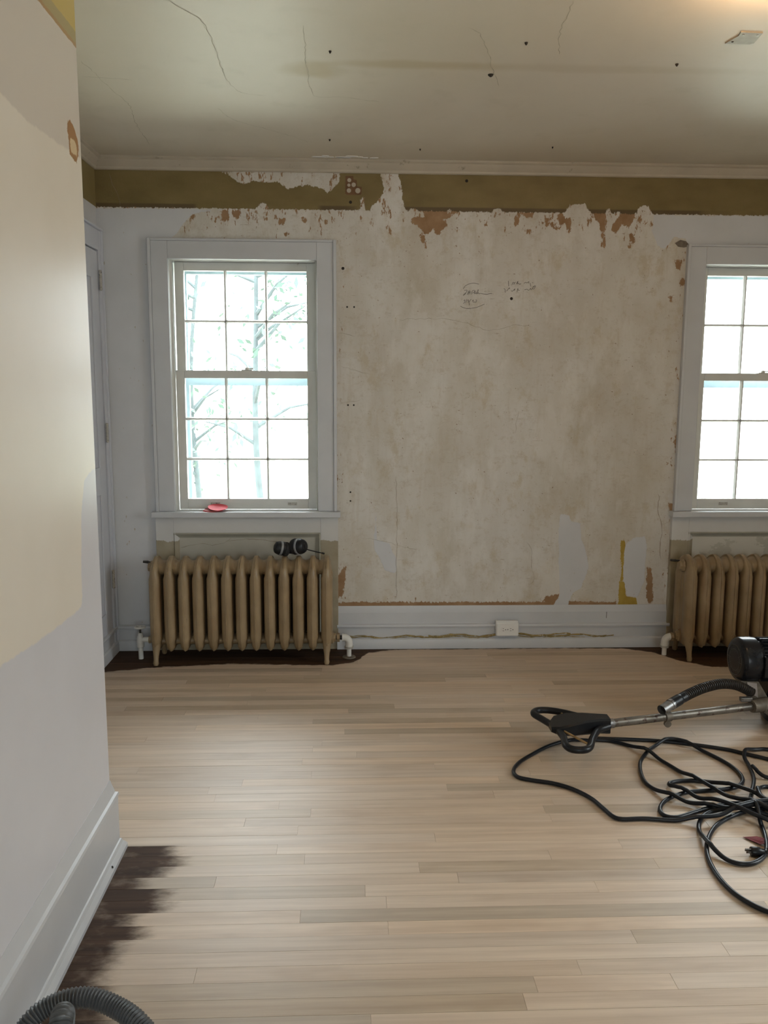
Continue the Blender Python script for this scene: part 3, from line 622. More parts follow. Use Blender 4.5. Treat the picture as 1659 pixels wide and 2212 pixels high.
# crown moulding
CP = [(0.006, 2.470), (0.012, 2.474), (0.014, 2.484), (0.034, 2.505), (0.037, 2.513), (0.046, 2.519), (0.046, 2.5295)]
MB().profile(CP, (XC, D), (XR, D), (0, -1)).build('trim_1', M['crown'], None, True, angle=25)
MB().profile(CP, (XC, D), (XC, 2.4), (1, 0)).build('trim_2', M['crown'], None, True, angle=25)
for n in ('trim_1', 'trim_2'): tag(bpy.data.objects[n], kind='structure')

# ------------------------------------------------------------------ floor
fl = MB().box(XC, XR, YR, D + 0.02, -0.08, -0.019).build('floor', M['subfloor']); tag(fl, kind='structure')
PM = plank_material()
JO = {}
for x, y in JOINTS: JO.setdefault(int(math.floor((y - ROW0) / ROWW)), []).append(x)
def plank(x0, x1, row, col, name='plank'):
    y0 = ROW0 + row * ROWW; y1 = min(y0 + ROWW, D + 0.015); h = R3.uniform(-0.0004, 0.0002); g, e = 0.0001, 0.0004
    v = []
    for z, k in ((-0.018, 0), (h - 0.0007, 0), (h, e)):
        v += [(x0 + g + k, y0 + g + k, z), (x1 - g - k, y0 + g + k, z), (x1 - g - k, y1 - g - k, z), (x0 + g + k, y1 - g - k, z)]
    F = [(0, 3, 2, 1), (8, 9, 10, 11)]
    for a in (0, 4):
        for i in range(4): F.append((a + i, a + (i + 1) % 4, a + 4 + (i + 1) % 4, a + 4 + i))
    me = bpy.data.meshes.new(name); me.from_pydata(v, [], F); me.materials.append(PM)
    o = bpy.data.objects.new(name, me); link(o, fl); o.color = (*col, 1); return o
def tone():
    q = R3.random(); k = R3.uniform(0.94, 1.05) if q < 0.62 else (R3.uniform(0.76, 0.91) if q < 0.9 else R3.uniform(1.03, 1.08))
    w = R3.uniform(-0.02, 0.03); return (min(1.15, k * (1 + w)), k, k * (1 - 1.4 * w) * (0.97 if k < 0.9 else 1))
rowN = int(math.floor((D - ROW0) / ROWW)); rowM = int(math.floor((1.45 - ROW0) / ROWW))
rest = MB()
for row in range(rowM, rowN + 1):
    y = ROW0 + row * ROWW; xl_ = XC if y > YP - 0.03 else XP - 0.01
    js = sorted(q for q in JO.get(row, []) if q > xl_ + 0.1)
    cuts = []
    for q in js:
        if not cuts or q - cuts[-1] > 0.15: cuts.append(q)
    cur = xl_; allc = []
    for q in cuts + [2.75]:
        while q - cur > 1.7:
            nx = cur + R3.uniform(0.75, 1.35)
            if q - nx < 0.35: break
            allc.append(nx); cur = nx
        if q < 2.7: allc.append(q)
        cur = q
    b = [xl_] + allc + [2.75]
    for a, c_ in zip(b, b[1:]): plank(a, c_, row, tone())
    rest.box(2.7505, XR, y + 0.0005, min(y + ROWW, D + 0.015) - 0.0005, -0.018, 0)
for row in range(int((YR - ROW0) / ROWW) - 1, rowM):
    y = ROW0 + row * ROWW
    x = XP - 0.01
    while x < XR:
        e = min(XR, x + R3.uniform(0.6, 1.6)); rest.box(x + 0.0005, e - 0.0005, y + 0.0005, y + ROWW - 0.0005, -0.018, 0); x = e
tag(rest.build('plank_field', PM, fl), kind='stuff')

# ------------------------------------------------------------------ baseboards
BB = [(0.034, 0.0), (0.034, 0.034), (0.030, 0.050), (0.024, 0.056), (0.018, 0.058), (0.018, 0.114), (0.026, 0.116), (0.029, 0.124), (0.026, 0.133), (0.014, 0.136), (0.013, 0.197), (0.010, 0.203), (0.003, 0.233)]
BP = [(0.036, 0.0), (0.036, 0.012), (0.030, 0.022), (0.026, 0.026), (0.022, 0.036), (0.018, 0.038), (0.018, 0.176), (0.021, 0.180), (0.019, 0.188), (0.012, 0.192), (0.010, 0.200), (0.004, 0.222), (0.0015, 0.233)]
def base(name, prof, p0, p1, out, m='trim'):
    o = MB().profile(prof, p0, p1, out).build(name, M[m], None, True, angle=20); tag(o, kind='structure'); return o
A0, A1 = -1.033, -0.076      # panelled dado under the left window
B0, B1 = 1.746, 2.69
base('baseboard_back_left', BB[:9] + [(0.010, 0.136), (0.002, 0.137)], (XC, D), (A0, D), (0, -1))
bb = base('baseboard_back', BB, (A1, D), (B0, D), (0, -1))
base('baseboard_back_right', BB, (B1, D), (XR, D), (0, -1))
base('baseboard_left', BB[:9] + [(0.010, 0.136), (0.002, 0.137)], (XC, 2.41), (XC, D), (1, 0))
bpz = MB(); poly = [(0, BP[0][1])] + BP + [(0, BP[-1][1])]
bpz.grid([[(XP + o, YR, z) for o, z in poly], [(XP + o, YP + o, z) for o, z in poly], [(XC, YP + o, z) for o, z in poly]], True, True, True)
bp = bpz.build('baseboard_partition', M['trim'], None, True, angle=20); tag(bp, kind='structure')
# old glue and torn caulk along the lower edge of the board
for (x0, x1, z0, rr) in ((-0.03, 0.50, 0.066, 0.0045), (0.42, 0.80, 0.070, 0.006), (0.905, 1.20, 0.072, 0.006), (1.05, 1.44, 0.066, 0.0045), (0.0, 0.75, 0.060, 0.003), (0.9, 1.4, 0.060, 0.003)):
    n = int((x1 - x0) / 0.02); pts = [(x0 + (x1 - x0) * i / n, D - 0.0195 - R3.uniform(0, 0.003), z0 + 0.006 * math.sin(i * 0.5 + x0 * 9) + R3.uniform(-0.002, 0.002)) for i in range(n + 1)]
    MB().tube(pts, [rr * R3.uniform(0.4, 1.2) for _ in pts], 6).build('caulk_remnant', M['glue'], bb, True)
box('board_joint', 1.396, 1.3985, D - 0.0136, D - 0.010, 0.137, 0.196, M['gap'], bb)
MB().lathe([(0, 0.004), (0.002, 0.003)], (XP + 0.031, 2.29, 0.021), (1, 0, 0.4), 8).build('nail_hole', M['hole'], bp)

# ------------------------------------------------------------------ windows
def dado_material(seed, line):
    # white coat brushed down to just above the radiator, older drab coat below
    t = NT('dado_paint_%d' % seed)
    jag = t.math('SUBTRACT', t.noise(22, sc=(1, 1, 0.5), detail=6.0, rough=0.7, off=(seed, 0, 0)), 0.5)
    z = t.sep(t.pos())[2]; zz = t.math('ADD', z, t.math('MULTIPLY', jag, 0.05))
    old = t.mix(t.lin(t.noise(12, detail=4.0), 0.3, 0.7), (0.30, 0.255, 0.17), (0.38, 0.33, 0.24))
    new = t.mix(t.lin(t.noise(6), 0.3, 0.7), (0.575, 0.565, 0.55), (0.62, 0.61, 0.60))
    return t.done(t.mix(t.step(zz, line, line + 0.004), old, new), 0.4)
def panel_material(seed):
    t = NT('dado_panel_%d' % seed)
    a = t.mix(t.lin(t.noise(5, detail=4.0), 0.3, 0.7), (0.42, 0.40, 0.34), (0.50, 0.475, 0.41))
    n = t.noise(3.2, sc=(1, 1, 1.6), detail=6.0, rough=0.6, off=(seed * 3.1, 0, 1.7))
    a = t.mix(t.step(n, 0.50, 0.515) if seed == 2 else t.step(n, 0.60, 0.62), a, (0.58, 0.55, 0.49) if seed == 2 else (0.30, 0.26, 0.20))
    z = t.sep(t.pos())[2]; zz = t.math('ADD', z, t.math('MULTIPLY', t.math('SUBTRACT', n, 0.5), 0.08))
    return t.done(t.mix(t.step(zz, 0.475, 0.482), (0.085, 0.06, 0.04), a), 0.6)  # lower part dark brown bare wood, deepened to paint the shade behind the radiator
def make_window(idx, a, b):
    w = empty('window_%d' % idx, ((a + b) / 2, D, ZS)); tag(w, kind='structure')
    w.location = (0, 0, 0)
    T = M['trim']; SH = M['sash']
    ca, cb = a - 0.10, b + 0.10
    # casing boards with a back band
    box('casing', ca + 0.016, a, D - 0.022, D + 0.001, ZS, ZH + 0.088, T, w, 0.0025)
    box('casing', b, cb - 0.016, D - 0.022, D + 0.001, ZS, ZH + 0.088, T, w, 0.0025)
    box('casing', a, b, D - 0.0215, D + 0.001, ZH, ZH + 0.088, T, w, 0.0025)
    for x0, x1 in ((ca, ca + 0.016), (cb - 0.016, cb)): box('back_band', x0, x1, D - 0.030, D + 0.001, ZS, ZH + 0.10, T, w, 0.003)
    box('back_band', ca + 0.016, cb - 0.016, D - 0.026, D + 0.001, ZH + 0.088, ZH + 0.10, T, w, 0.003)
    # jambs
    box('jamb', a - 0.02, a, D - 0.0, D + 0.25, ZS - 0.05, ZH + 0.02, SH, w); box('jamb', b, b + 0.02, D - 0.0, D + 0.25, ZS - 0.05, ZH + 0.02, SH, w)
    box('jamb', a, b, D - 0.0, D + 0.25, ZH, ZH + 0.02, SH, w)
    # stop beads
    for x0, x1 in ((a, a + 0.010), (b - 0.010, b)): box('stop_bead', x0, x1, D + 0.030, D + 0.048, ZS, ZH, SH, w)
    # stool and outer sill
    st = MB().box(ca - 0.018, cb + 0.018, D - 0.062, D - 0.0005, ZS - 0.029, ZS); st.box(a, b, D - 0.0005, D + 0.055, ZS - 0.029, ZS)
    st.build('stool', T, w, bevel=0.003)
    box('outer_sill', a - 0.02, b + 0.02, D + 0.055, D + 0.32, ZS - 0.06, ZS - 0.012, M['outside'], w)
    def sash(name, y0, z0, z1, stile, toprail, botrail, rows):
        x0, x1 = a + 0.011, b - 0.011; y1 = y0 + 0.035
        mb = MB(); mb.box(x0, x0 + stile, y0, y1, z0, z1); mb.box(x1 - stile, x1, y0, y1, z0, z1)
        mb.box(x0 + stile, x1 - stile, y0, y1, z1 - toprail, z1); mb.box(x0 + stile, x1 - stile, y0, y1, z0, z0 + botrail)
        s = mb.build(name, SH, w, bevel=0.002)
        gx0, gx1, gz0, gz1 = x0 + stile, x1 - stile, z0 + botrail, z1 - toprail; m = 0.0085
        cx = [gx0 + (gx1 - gx0) * k / 3 for k in range(4)]; cz = [gz0 + (gz1 - gz0) * k / rows for k in range(rows + 1)]
        def munt(horizontal, c0, c1, c):
            # muntin bar, narrow nose towards the room and wide shoulder towards the putty
            poly = [(-0.0035, y0 + 0.004), (0.0035, y0 + 0.004), (m, y0 + 0.020), (m * 0.6, y0 + 0.033), (-m * 0.6, y0 + 0.033), (-m, y0 + 0.020)]
            fn = (lambda u, v, q: (q, v, c + u)) if horizontal else (lambda u, v, q: (c + u, v, q))
            MB().prism(poly, fn, c0, c1).build('muntin', SH, s)
        for k in (1, 2): munt(False, gz0, gz1, cx[k])
        for k in range(1, rows): munt(True, gx0, gx1, cz[k])
        for i in range(3):
            for j in range(rows): box('pane', cx[i], cx[i + 1], y0 + 0.0195, y0 + 0.0225, cz[j], cz[j + 1], M['glass'], s)
        return s
    zm = 1.452
    up = sash('upper_sash', D + 0.088, zm, ZH - 0.001, 0.046, 0.042, 0.036, 2)
    lo = sash('lower_sash', D + 0.049, ZS + 0.001, zm + 0.037, 0.044, 0.040, 0.056, 3)
    # sash lock on the meeting rail
    mb = MB(); cx = (a + b) / 2 + 0.004; mb.box(cx - 0.028, cx + 0.028, D + 0.052, D + 0.078, zm + 0.037, zm + 0.042)
    mb.lathe([(0, 0.011), (0.008, 0.011), (0.011, 0.007)], (cx, D + 0.064, zm + 0.042), (0, 0, 1), 14); mb.box(cx - 0.004, cx + 0.034, D + 0.058, D + 0.068, zm + 0.044, zm + 0.050)
    mb.build('sash_lock', M['sash'], lo, bevel=0.001)
    # recessed finger lifts in the bottom rail
    for u in (a + 0.20, b - 0.14):
        f_ = MB(); zl = ZS + 0.030
        for q in ((u - 0.029, u + 0.029, zl - 0.012, zl - 0.008), (u - 0.029, u + 0.029, zl + 0.008, zl + 0.012), (u - 0.029, u - 0.025, zl - 0.008, zl + 0.008), (u + 0.025, u + 0.029, zl - 0.008, zl + 0.008)): f_.box(q[0], q[1], D + 0.0475, D + 0.051, q[2], q[3])
        lf = f_.build('sash_lift', M['sash'], lo); box('lift_recess', u - 0.025, u + 0.025, D + 0.0488, D + 0.0495, zl - 0.008, zl + 0.008, M['hinge'], lo)
    # storm window outside
    mb = MB(); y0, y1 = D + 0.175, D + 0.205
    for q in ((a, a + 0.055, ZS - 0.01, ZH), (b - 0.055, b, ZS - 0.01, ZH), (a + 0.055, b - 0.055, ZH - 0.05, ZH), (a + 0.055, b - 0.055, ZS - 0.01, ZS + 0.04), (a + 0.055, b - 0.055, zm - 0.040, zm)): mb.box(q[0], q[1], y0, y1, q[2], q[3])
    sf = mb.build('storm_window', M['storm'], w)
    # panelled dado below the stool
    dm = dado_material(idx, 0.595); y0 = D - 0.024; ax0, ax1 = ca - 0.005, cb + 0.005
    px0, px1, pz0, pz1 = a - 0.012, b + 0.012, 0.10, 0.640
    for q in ((ax0, px0, 0, ZS - 0.03), (px1, ax1, 0, ZS - 0.03), (px0, px1, pz1, ZS - 0.03), (px0, px1, 0, pz0)): box('dado_rail', q[0], q[1], y0, D + 0.001, q[2], q[3], dm, w, 0.0015)
    mp = [(0.0, y0 + 0.002), (0.006, y0 - 0.004), (0.011, y0 + 0.001), (0.022, y0 + 0.010), (0.028, y0 + 0.012), (0.028, y0 + 0.022), (0.0, y0 + 0.022)]
    mm = simple('dado_moulding_%d' % idx, (0.40, 0.385, 0.32), 0.4, var=0.08)
    MB().prism(mp, lambda u, v, q: (q, v, pz1 - u), px0, px1).build('panel_moulding', mm, w)
    MB().prism(mp, lambda u, v, q: (px0 + u, v, q), pz0, pz1).build('panel_moulding', dm, w)
    MB().prism(mp, lambda u, v, q: (px1 - u, v, q), pz0, pz1).build('panel_moulding', mm, w)
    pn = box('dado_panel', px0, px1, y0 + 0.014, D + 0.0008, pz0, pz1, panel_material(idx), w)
    on_p = lambda x, z: (x, y0 + 0.0133, z)
    if idx == 1:
        for c in ([(-0.905, 0.56), (-0.80, 0.578), (-0.72, 0.572), (-0.66, 0.592), (-0.64, 0.61)], [(-0.66, 0.592), (-0.56, 0.605), (-0.48, 0.60), (-0.36, 0.585), (-0.24, 0.58)]): ribbon(c, 0.0015, on_p, 0.003).build('crack', M['crack'], pn)
    return w
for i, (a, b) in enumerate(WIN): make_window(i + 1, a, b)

# ------------------------------------------------------------------ door in the left wall
dr = empty('door_1'); tag(dr, kind='structure')
y_in, y_out = 4.372, 4.425; DP = M['doorpaint']
box('casing', XC - 0.001, XC + 0.022, y_in, y_out, 0, 2.172, DP, dr, 0.003); box('casing', XC - 0.001, XC + 0.030, y_out - 0.016, y_out + 0.002, 0, 2.176, DP, dr, 0.003)
box('casing', XC - 0.001, XC + 0.022, 3.42, 3.52, 0, 2.172, DP, dr, 0.003)
box('casing', XC - 0.001, XC + 0.022, 3.52, y_in, 2.072, 2.172, DP, dr, 0.003); box('head_cap', XC - 0.001, XC + 0.034, 3.41, y_out, 2.172, 2.182, DP, dr, 0.002)
leaf = MB(); leaf.box(XC + 0.0008, XC + 0.006, 3.525, 4.367, 0.008, 2.068); lf = leaf.build('door_leaf', DP, dr)
for z0, z1 in ((0.12, 0.24), (0.86, 1.0), (1.93, 2.067)): box('rail', XC + 0.006, XC + 0.014, 3.63, 4.262, z0, z1, DP, lf, 0.002)
for y0, y1 in ((3.526, 3.63), (4.262, 4.366)): box('stile', XC + 0.006, XC + 0.014, y0, y1, 0.01, 2.067, DP, lf, 0.002)
for z in (1.928, 1.168, 0.40):
    h = MB().lathe([(-0.05, 0.004), (-0.047, 0.0075), (0.047, 0.0075), (0.05, 0.004)], (XC + 0.026, 4.370, z), (0, 0, 1), 12).build('hinge', M['hinge'], dr, True)
    box('hinge_leaf', XC + 0.0225, XC + 0.025, 4.372, 4.395, z - 0.045, z + 0.045, M['hinge'], h)
    for dz in (-0.03, -0.012, 0.012, 0.03): MB().lathe([(0, 0.0035), (0.0016, 0.003)], (XC + 0.025, 4.384, z + dz), (1, 0, 0), 8).build('screw', M['hole'], h)

# ------------------------------------------------------------------ radiators
def section_mesh(lo=-8, hi=8):
    zt, zc_, HD = 0.547, 0.452, 0.102
    def outline(z):
        if z > zc_: s = math.sqrt(max(0.0, 1 - ((z - zc_) / (zt - zc_)) ** 2)); s = max(s, 0.10)
        elif z < 0.135: q = (0.135 - z) / 0.07; s = 1 - 0.30 * q ** 2.2
        else: s = 1.0
        sm = lambda e0, e1, v: (lambda q: q * q * (3 - 2 * q))(min(1, max(0, (v - e0) / (e1 - e0))))
        w = 0.0225 + 0.0065 * sm(0.470, 0.440, z) * sm(0.110, 0.135, z)
        if z > 0.45: w *= 1 - 0.55 * ((z - 0.45) / 0.097) ** 2.0
        if z < 0.095: w *= math.sqrt(max(0.12, 1 - ((0.095 - z) / 0.030) ** 2.0))
        side = []
        N = 26
        for k in range(N + 1):
            u = -math.cos(math.pi * k / N); hx = 0.0
            for c, hl, ww in ((-0.58, 0.42, 1.0), (0.02, 0.17, 0.80), (0.58, 0.42, 1.0)):
                q = abs((u - c) / hl)
                if q < 1: hx = max(hx, ww * (1 - q ** 3.2) ** 0.6)
            if -0.9 < u < 0.9: hx = max(hx, 0.56 + 0.30 * sm(0.44, 0.475, z) + 0.30 * sm(0.135, 0.105, z))
            side.append((w * hx, u * HD * s))
        nose = 0.0048 * s
        side[0] = (0.0021, side[0][1] - nose); side[1] = (max(side[1][0] * 0.40, 0.0030), side[1][1] - nose * 0.1)
        side[-1] = (0.0017, side[-1][1] + nose)
        return [(x, y, z) for x, y in side] + [(-x, y, z) for x, y in reversed(side)]
    zz = [0.066, 0.070, 0.078, 0.090, 0.105, 0.118, 0.128, 0.137, 0.16, 0.25, 0.36, 0.43, 0.445, 0.458, 0.470, 0.482, 0.496, 0.508, 0.519, 0.528, 0.535, 0.541, 0.545, 0.547]
    mb = MB(); mb.grid([outline(z) for z in zz], True, True, True)
    P2 = PITCH / 2
    def hub(zc0, ry, rz, gy, gz, dy=0.0):
        rings = []
        for k in range(lo, hi + 1):
            x = P2 * k / 8; q = 1 - abs(k) / 8; e = q ** 1.7
            rings.append([(x, dy + (ry + gy * e) * math.cos(a), zc0 + (rz + gz * e) * math.sin(a)) for a in (2 * math.pi * j / 28 for j in range(28))])
        mb.grid(rings, True, True, True)
    hub(0.488, 0.052, 0.036, 0.046, 0.0225); hub(0.112, 0.050, 0.026, 0.02, 0.008)
    return mb
PITCH = 0.0722
SEC = {0: section_mesh(-2, 8), 1: section_mesh(), 2: section_mesh(-8, 2)}
def radiator(x_first, label, group, valve):
    rt = empty('radiator', (x_first, 4.250, 0)); tag(rt, label, 'radiator', group)
    first = SEC[1].build('section', M['rad'], rt, True, angle=50); first.location = (PITCH, 0, 0)
    for k in range(2, 12):
        c = first.copy(); COL.objects.link(c); c.parent = rt; c.location = (k * PITCH, 0, 0)
    for k, q in ((0, 0), (12, 2)): SEC[q].build('section', M['rad'], rt, True, angle=50).location = (k * PITCH, 0, 0)
    for k in (0, 12):
        for sy in (-1, 1):
            pts = [(k * PITCH, sy * 0.070, 0.15), (k * PITCH, sy * 0.074, 0.11), (k * PITCH, sy * 0.082, 0.075), (k * PITCH, sy * 0.090, 0.045), (k * PITCH, sy * 0.095, 0.025), (k * PITCH, sy * 0.099, 0.012), (k * PITCH, sy * 0.100, 0.001)]
            MB().tube(pts, [0.024, 0.0225, 0.018, 0.0135, 0.0125, 0.0145, 0.011], 14).build('leg', M['rad'], rt, True)
    # end plugs and bleed valve
    for x, dx in ((-0.024, -1), (12 * PITCH + 0.024, 1)):
        for z in ((0.490, 0.112) if dx < 0 else (0.112,)): MB().lathe([(-0.004, 0.034), (0.006, 0.033), (0.009, 0.024), (0.020, 0.022), (0.021, 0.0)], (x, 0, z), (dx, 0, 0), 8).build('end_plug', M['rad'], rt)
    bv = MB(); bv.tube([(-0.012, 0.03, 0.505), (-PITCH / 2 - 0.014, 0.03, 0.510)], 0.0055, 8); bv.tube([(-PITCH / 2 - 0.014, 0.03, 0.510), (-PITCH / 2 - 0.042, 0.03, 0.512)], [0.0075, 0.006], 8)
    bv.build('bleed_valve', M['darkmetal'], rt, True)
    return rt
radA = radiator(-0.992, 'cream cast iron radiator under the window holding red discs, ear defenders on top', 'cast iron radiators', None)
radB = radiator(1.760, 'cream cast iron radiator behind the black sander motor', 'cast iron radiators', None)

def elbow_pipe(x, y, zc, to_x, label, flange=True):
    # riser from the floor with an elbow into the radiator end
    s = 1 if to_x > x else -1
    e = empty('supply_pipe', (x, y, 0)); tag(e, label, 'pipe')
    pts = [(0, 0, 0.001), (0, 0, zc - 0.045)]; MB().tube(pts, 0.0125, 14).build('riser', M['pipe'], e, True)
    el = [(0, 0, zc - 0.05)] + [(s * 0.028 * (1 - math.cos(q)), 0, zc - 0.028 + 0.028 * math.sin(q)) for q in (math.pi / 2 * k / 6 for k in range(7))] + [(s * 0.036, 0, zc)]
    MB().tube(el, [0.0205] + [0.0195] * 7 + [0.0215], 14).build('elbow', M['pipe'], e, True)
    MB().lathe([(-0.005, 0.0235), (0.005, 0.0235)], (0, 0, zc - 0.052), (0, 0, 1), 16).build('collar', M['hinge'], e, True)
    MB().tube([(s * 0.036, 0, zc), (abs(to_x - x) * s, 0, zc)], 0.012, 12).build('nipple', M['darkmetal'], e, True)
    MB().lathe([(-0.008, 0.024), (0.008, 0.024)], (s * (abs(to_x - x) - 0.012), 0, zc), (1, 0, 0), 6).build('union_nut', M['rad'], e)
    if flange: MB().lathe([(0.0008, 0.036), (0.005, 0.034), (0.008, 0.018)], (0, 0, 0), (0, 0, 1), 24).build('floor_flange', M['cast'], e, True)
    return e
ends = (-0.992 - 0.045, -0.992 + 12 * PITCH + 0.045)
elbow_pipe(-0.012, 4.262, 0.108, ends[1], 'white elbow pipe with brown floor flange at the outlet-side end of the radiator')
elbow_pipe(1.668, 4.262, 0.100, 1.760 - 0.045, 'white elbow pipe feeding the radiator behind the sander motor', False)
# hand valve at the corner side
v = empty('radiator_valve', (-1.094, 4.262, 0)); tag(v, 'white hand valve with a round wheel near the corner, feeding the radiator', 'valve')
MB().tube([(0, 0, 0.001), (0, 0, 0.075)], 0.0125, 14).build('riser', M['pipe'], v, True)
MB().lathe([(0.062, 0.015), (0.066, 0.019), (0.098, 0.020), (0.110, 0.018), (0.120, 0.0165), (0.126, 0.013), (0.140, 0.012)], (0, 0, 0), (0, 0, 1), 16).build('valve_body', M['pipe'], v, True)
MB().tube([(0.012, 0, 0.104), (0.045, 0, 0.104)], 0.0145, 12).build('outlet_stub', M['pipe'], v, True)
MB().lathe([(0, 0.02), (0.012, 0.02)], (0.044, 0, 0.104), (1, 0, 0), 6).build('union_nut', M['rad'], v)
MB().tube([(0, 0, 0.140), (0, 0, 0.176)], 0.0055, 10).build('stem', M['darkmetal'], v, True)
hw = MB(); n = 20; hw.tube([(0.024 * math.cos(q), 0.024 * math.sin(q), 0.170 + 0.0) for q in (2 * math.pi * k / n for k in range(n + 1))], 0.0055, 8, False)
for q in (0, 2.09, 4.19): hw.tube([(0, 0, 0.170), (0.024 * math.cos(q), 0.024 * math.sin(q), 0.170)], 0.0045, 6)
hw.lathe([(0.164, 0.009), (0.177, 0.008)], (0, 0, 0), (0, 0, 1), 12); hw.build('hand_wheel', M['pipe'], v, True)

# ------------------------------------------------------------------ outlet
ou = empty('wall_outlet', (0.845, D - 0.029, 0.112)); tag(ou, 'white duplex electrical outlet in a raised box on the baseboard', 'outlet')
box('back_box', -0.062, 0.058, -0.022, -0.0005, -0.036, 0.046, M['white'], ou, 0.003)
box('cover_plate', -0.059, 0.061, -0.030, -0.022, -0.036, 0.036, M['white'], ou, 0.005)
for cx in (-0.019, 0.021):
    pts = [(cx + 0.0155 * math.cos(q), max(-0.0135, min(0.0135, 0.017 * math.sin(q)))) for q in (2 * math.pi * k / 28 for k in range(28))]
    sk = MB().prism([(u, v_) for u, v_ in pts], lambda u, v_, w_: (u, w_, v_), -0.0318, -0.028).build('socket', M['white'], ou)
    for dz in (-0.006, 0.006): box('slot', cx - 0.008, cx - 0.001, -0.0322, -0.0312, dz - 0.0011, dz + 0.0011, M['slot'], sk)
    MB().lathe([(0, 0.0026), (0.0006, 0.0026)], (cx + 0.0075, -0.0317, 0), (0, -1, 0), 10).build('ground_hole', M['slot'], sk)
MB().lathe([(0, 0.0032), (0.0012, 0.0025)], (0.001, -0.030, 0), (0, -1, 0), 10).build('screw', M['steel'], ou, True)

# ------------------------------------------------------------------ sanding discs on the stool
def disc(loc, rx, ry, rr, label, m, bow=0.006):
    rings = []
    for q in (0.0, 0.3, 0.6, 0.85, 1.0):
        rings.append([(rr * max(q, 0.002) * math.cos(a), rr * max(q, 0.002) * math.sin(a), bow * q * q * (0.6 + 0.4 * math.cos(2 * a))) for a in (2 * math.pi * k / 40 for k in range(40))])
    bot = [[(x, y, z - 0.0014) for x, y, z in rg] for rg in reversed(rings)]
    o = MB().grid(rings + bot, True).build('sanding_disc', m, None, True); o.location = loc; o.rotation_euler = (rx, ry, 0)
    tag(o, label, 'sanding disc', 'sanding discs on the window stool'); return o
disc((-0.730, D - 0.008, ZS + 0.0020), 0.0, 0.0, 0.052, 'deep red sanding disc at the bottom of the pile of three on the window stool', M['red'], 0.001)
disc((-0.722, D - 0.010, ZS + 0.0085), 0.10, -0.03, 0.052, 'faded brownish red sanding disc in the middle of the pile of three', M['redback'], 0.003)
disc((-0.704, D - 0.008, ZS + 0.0195), 0.20, 0.05, 0.052, 'bright pinkish red sanding disc on top of the pile of three', M['red'], 0.003)

# ------------------------------------------------------------------ ear defenders on the radiator
em_ = empty('ear_defenders', (-0.312, 4.235, 0.553)); tag(em_, 'black ear defenders with silver bands and a thin microphone arm on the radiator', 'ear defenders')
def cup(cx, cy, cz, ax, rad):
    ax = Vector(ax).normalized(); o = Vector((cx, cy, cz))
    prof = [(-0.036, 0.0), (-0.036, 0.55), (-0.031, 0.78), (-0.022, 0.90), (-0.010, 0.97), (0.010, 1.0), (0.014, 0.99)]
    c = MB().lathe([(t_, rad * q) for t_, q in prof], o, ax, 28).build('ear_cup', M['blackplastic'], em_, True, angle=60)
    MB().lathe([(-0.010, rad * 0.965), (-0.009, rad * 1.015), (0.001, rad * 1.03), (0.002, rad * 0.99)], o, ax, 28, False).build('silver_band', M['silver'], c, True)
    MB().lathe([(0.014, rad * 0.8), (0.016, rad * 0.99), (0.026, rad * 1.03), (0.036, rad * 0.96), (0.040, rad * 0.75)], o, ax, 28).build('ear_cushion', M['foam'], em_, True)
    n = 18; a = ax.cross(Vector((0, 0, 1))).normalized(); bq = ax.cross(a)
    ce = o + ax * -0.0365; MB().tube([tuple(ce + 0.011 * (math.cos(q) * a + 1.3 * math.sin(q) * bq)) for q in (2 * math.pi * k / n for k in range(n + 1))], 0.0012, 6, False).build('logo_ring', M['darkmetal'], c, True)
    return c
cup(-0.045, 0.0, 0.036, (0.86, 0.30, -0.22), 0.036)
cup(0.046, -0.004, 0.046, (-0.80, 0.62, -0.14), 0.041)
hb = [(-0.055, 0.012, 0.050), (-0.045, 0.050, 0.020), (-0.01, 0.082, 0.004), (0.03, 0.078, 0.006), (0.062, 0.045, 0.030), (0.068, 0.010, 0.052)]
MB().tube(spline(hb, 0.008), 0.006, 8, flat=2.0).build('head_band', M['blackplastic'], em_, True)
MB().tube(spline([(0.072, -0.018, 0.038), (0.10, -0.02, 0.030), (0.140, -0.02, 0.020), (0.165, -0.02, 0.014)], 0.01), 0.0028, 8).build('microphone_arm', M['blackplastic'], em_, True)
MB().tube([(0.162, -0.02, 0.0147), (0.176, -0.02, 0.011)], [0.0052, 0.0045], 8).build('microphone_tip', M['foam'], em_, True)
MB().box(0.066, 0.082, -0.026, -0.010, 0.030, 0.056).build('pivot', M['blackplastic'], em_, bevel=0.003)

# ------------------------------------------------------------------ floor sander lying on its side
sd = empty('floor_sander', (1.75, 3.33, 0)); tag(sd, 'black floor sander with its worn steel handle pole laid low across the boards', 'floor sander')
def sp(*p): return tuple(Vector(p) - Vector((1.75, 3.33, 0)))
HZ = 0.10
def hp(px): return [sp(*q) for q in px]
g1 = [(1.000, 3.110, .105), (0.935, 3.155, .104), (0.860, 3.215, .104), (0.800, 3.243, .104), (0.755, 3.240, .104), (0.735, 3.205, .104), (0.760, 3.150, .102), (0.790, 3.070, .102), (0.800, 2.985, .100), (0.792, 2.915, .098), (0.808, 2.880, .098), (0.850, 2.875, .098), (0.878, 2.900, .098), (0.905, 2.965, .100), (0.950, 3.040, .103), (1.000, 3.072, .105)]
MB().tube(spline(hp(g1), 0.01), 0.0135, 12).build('handle_grip', M['blackplastic'], sd, True)
hs = MB()
rings = []
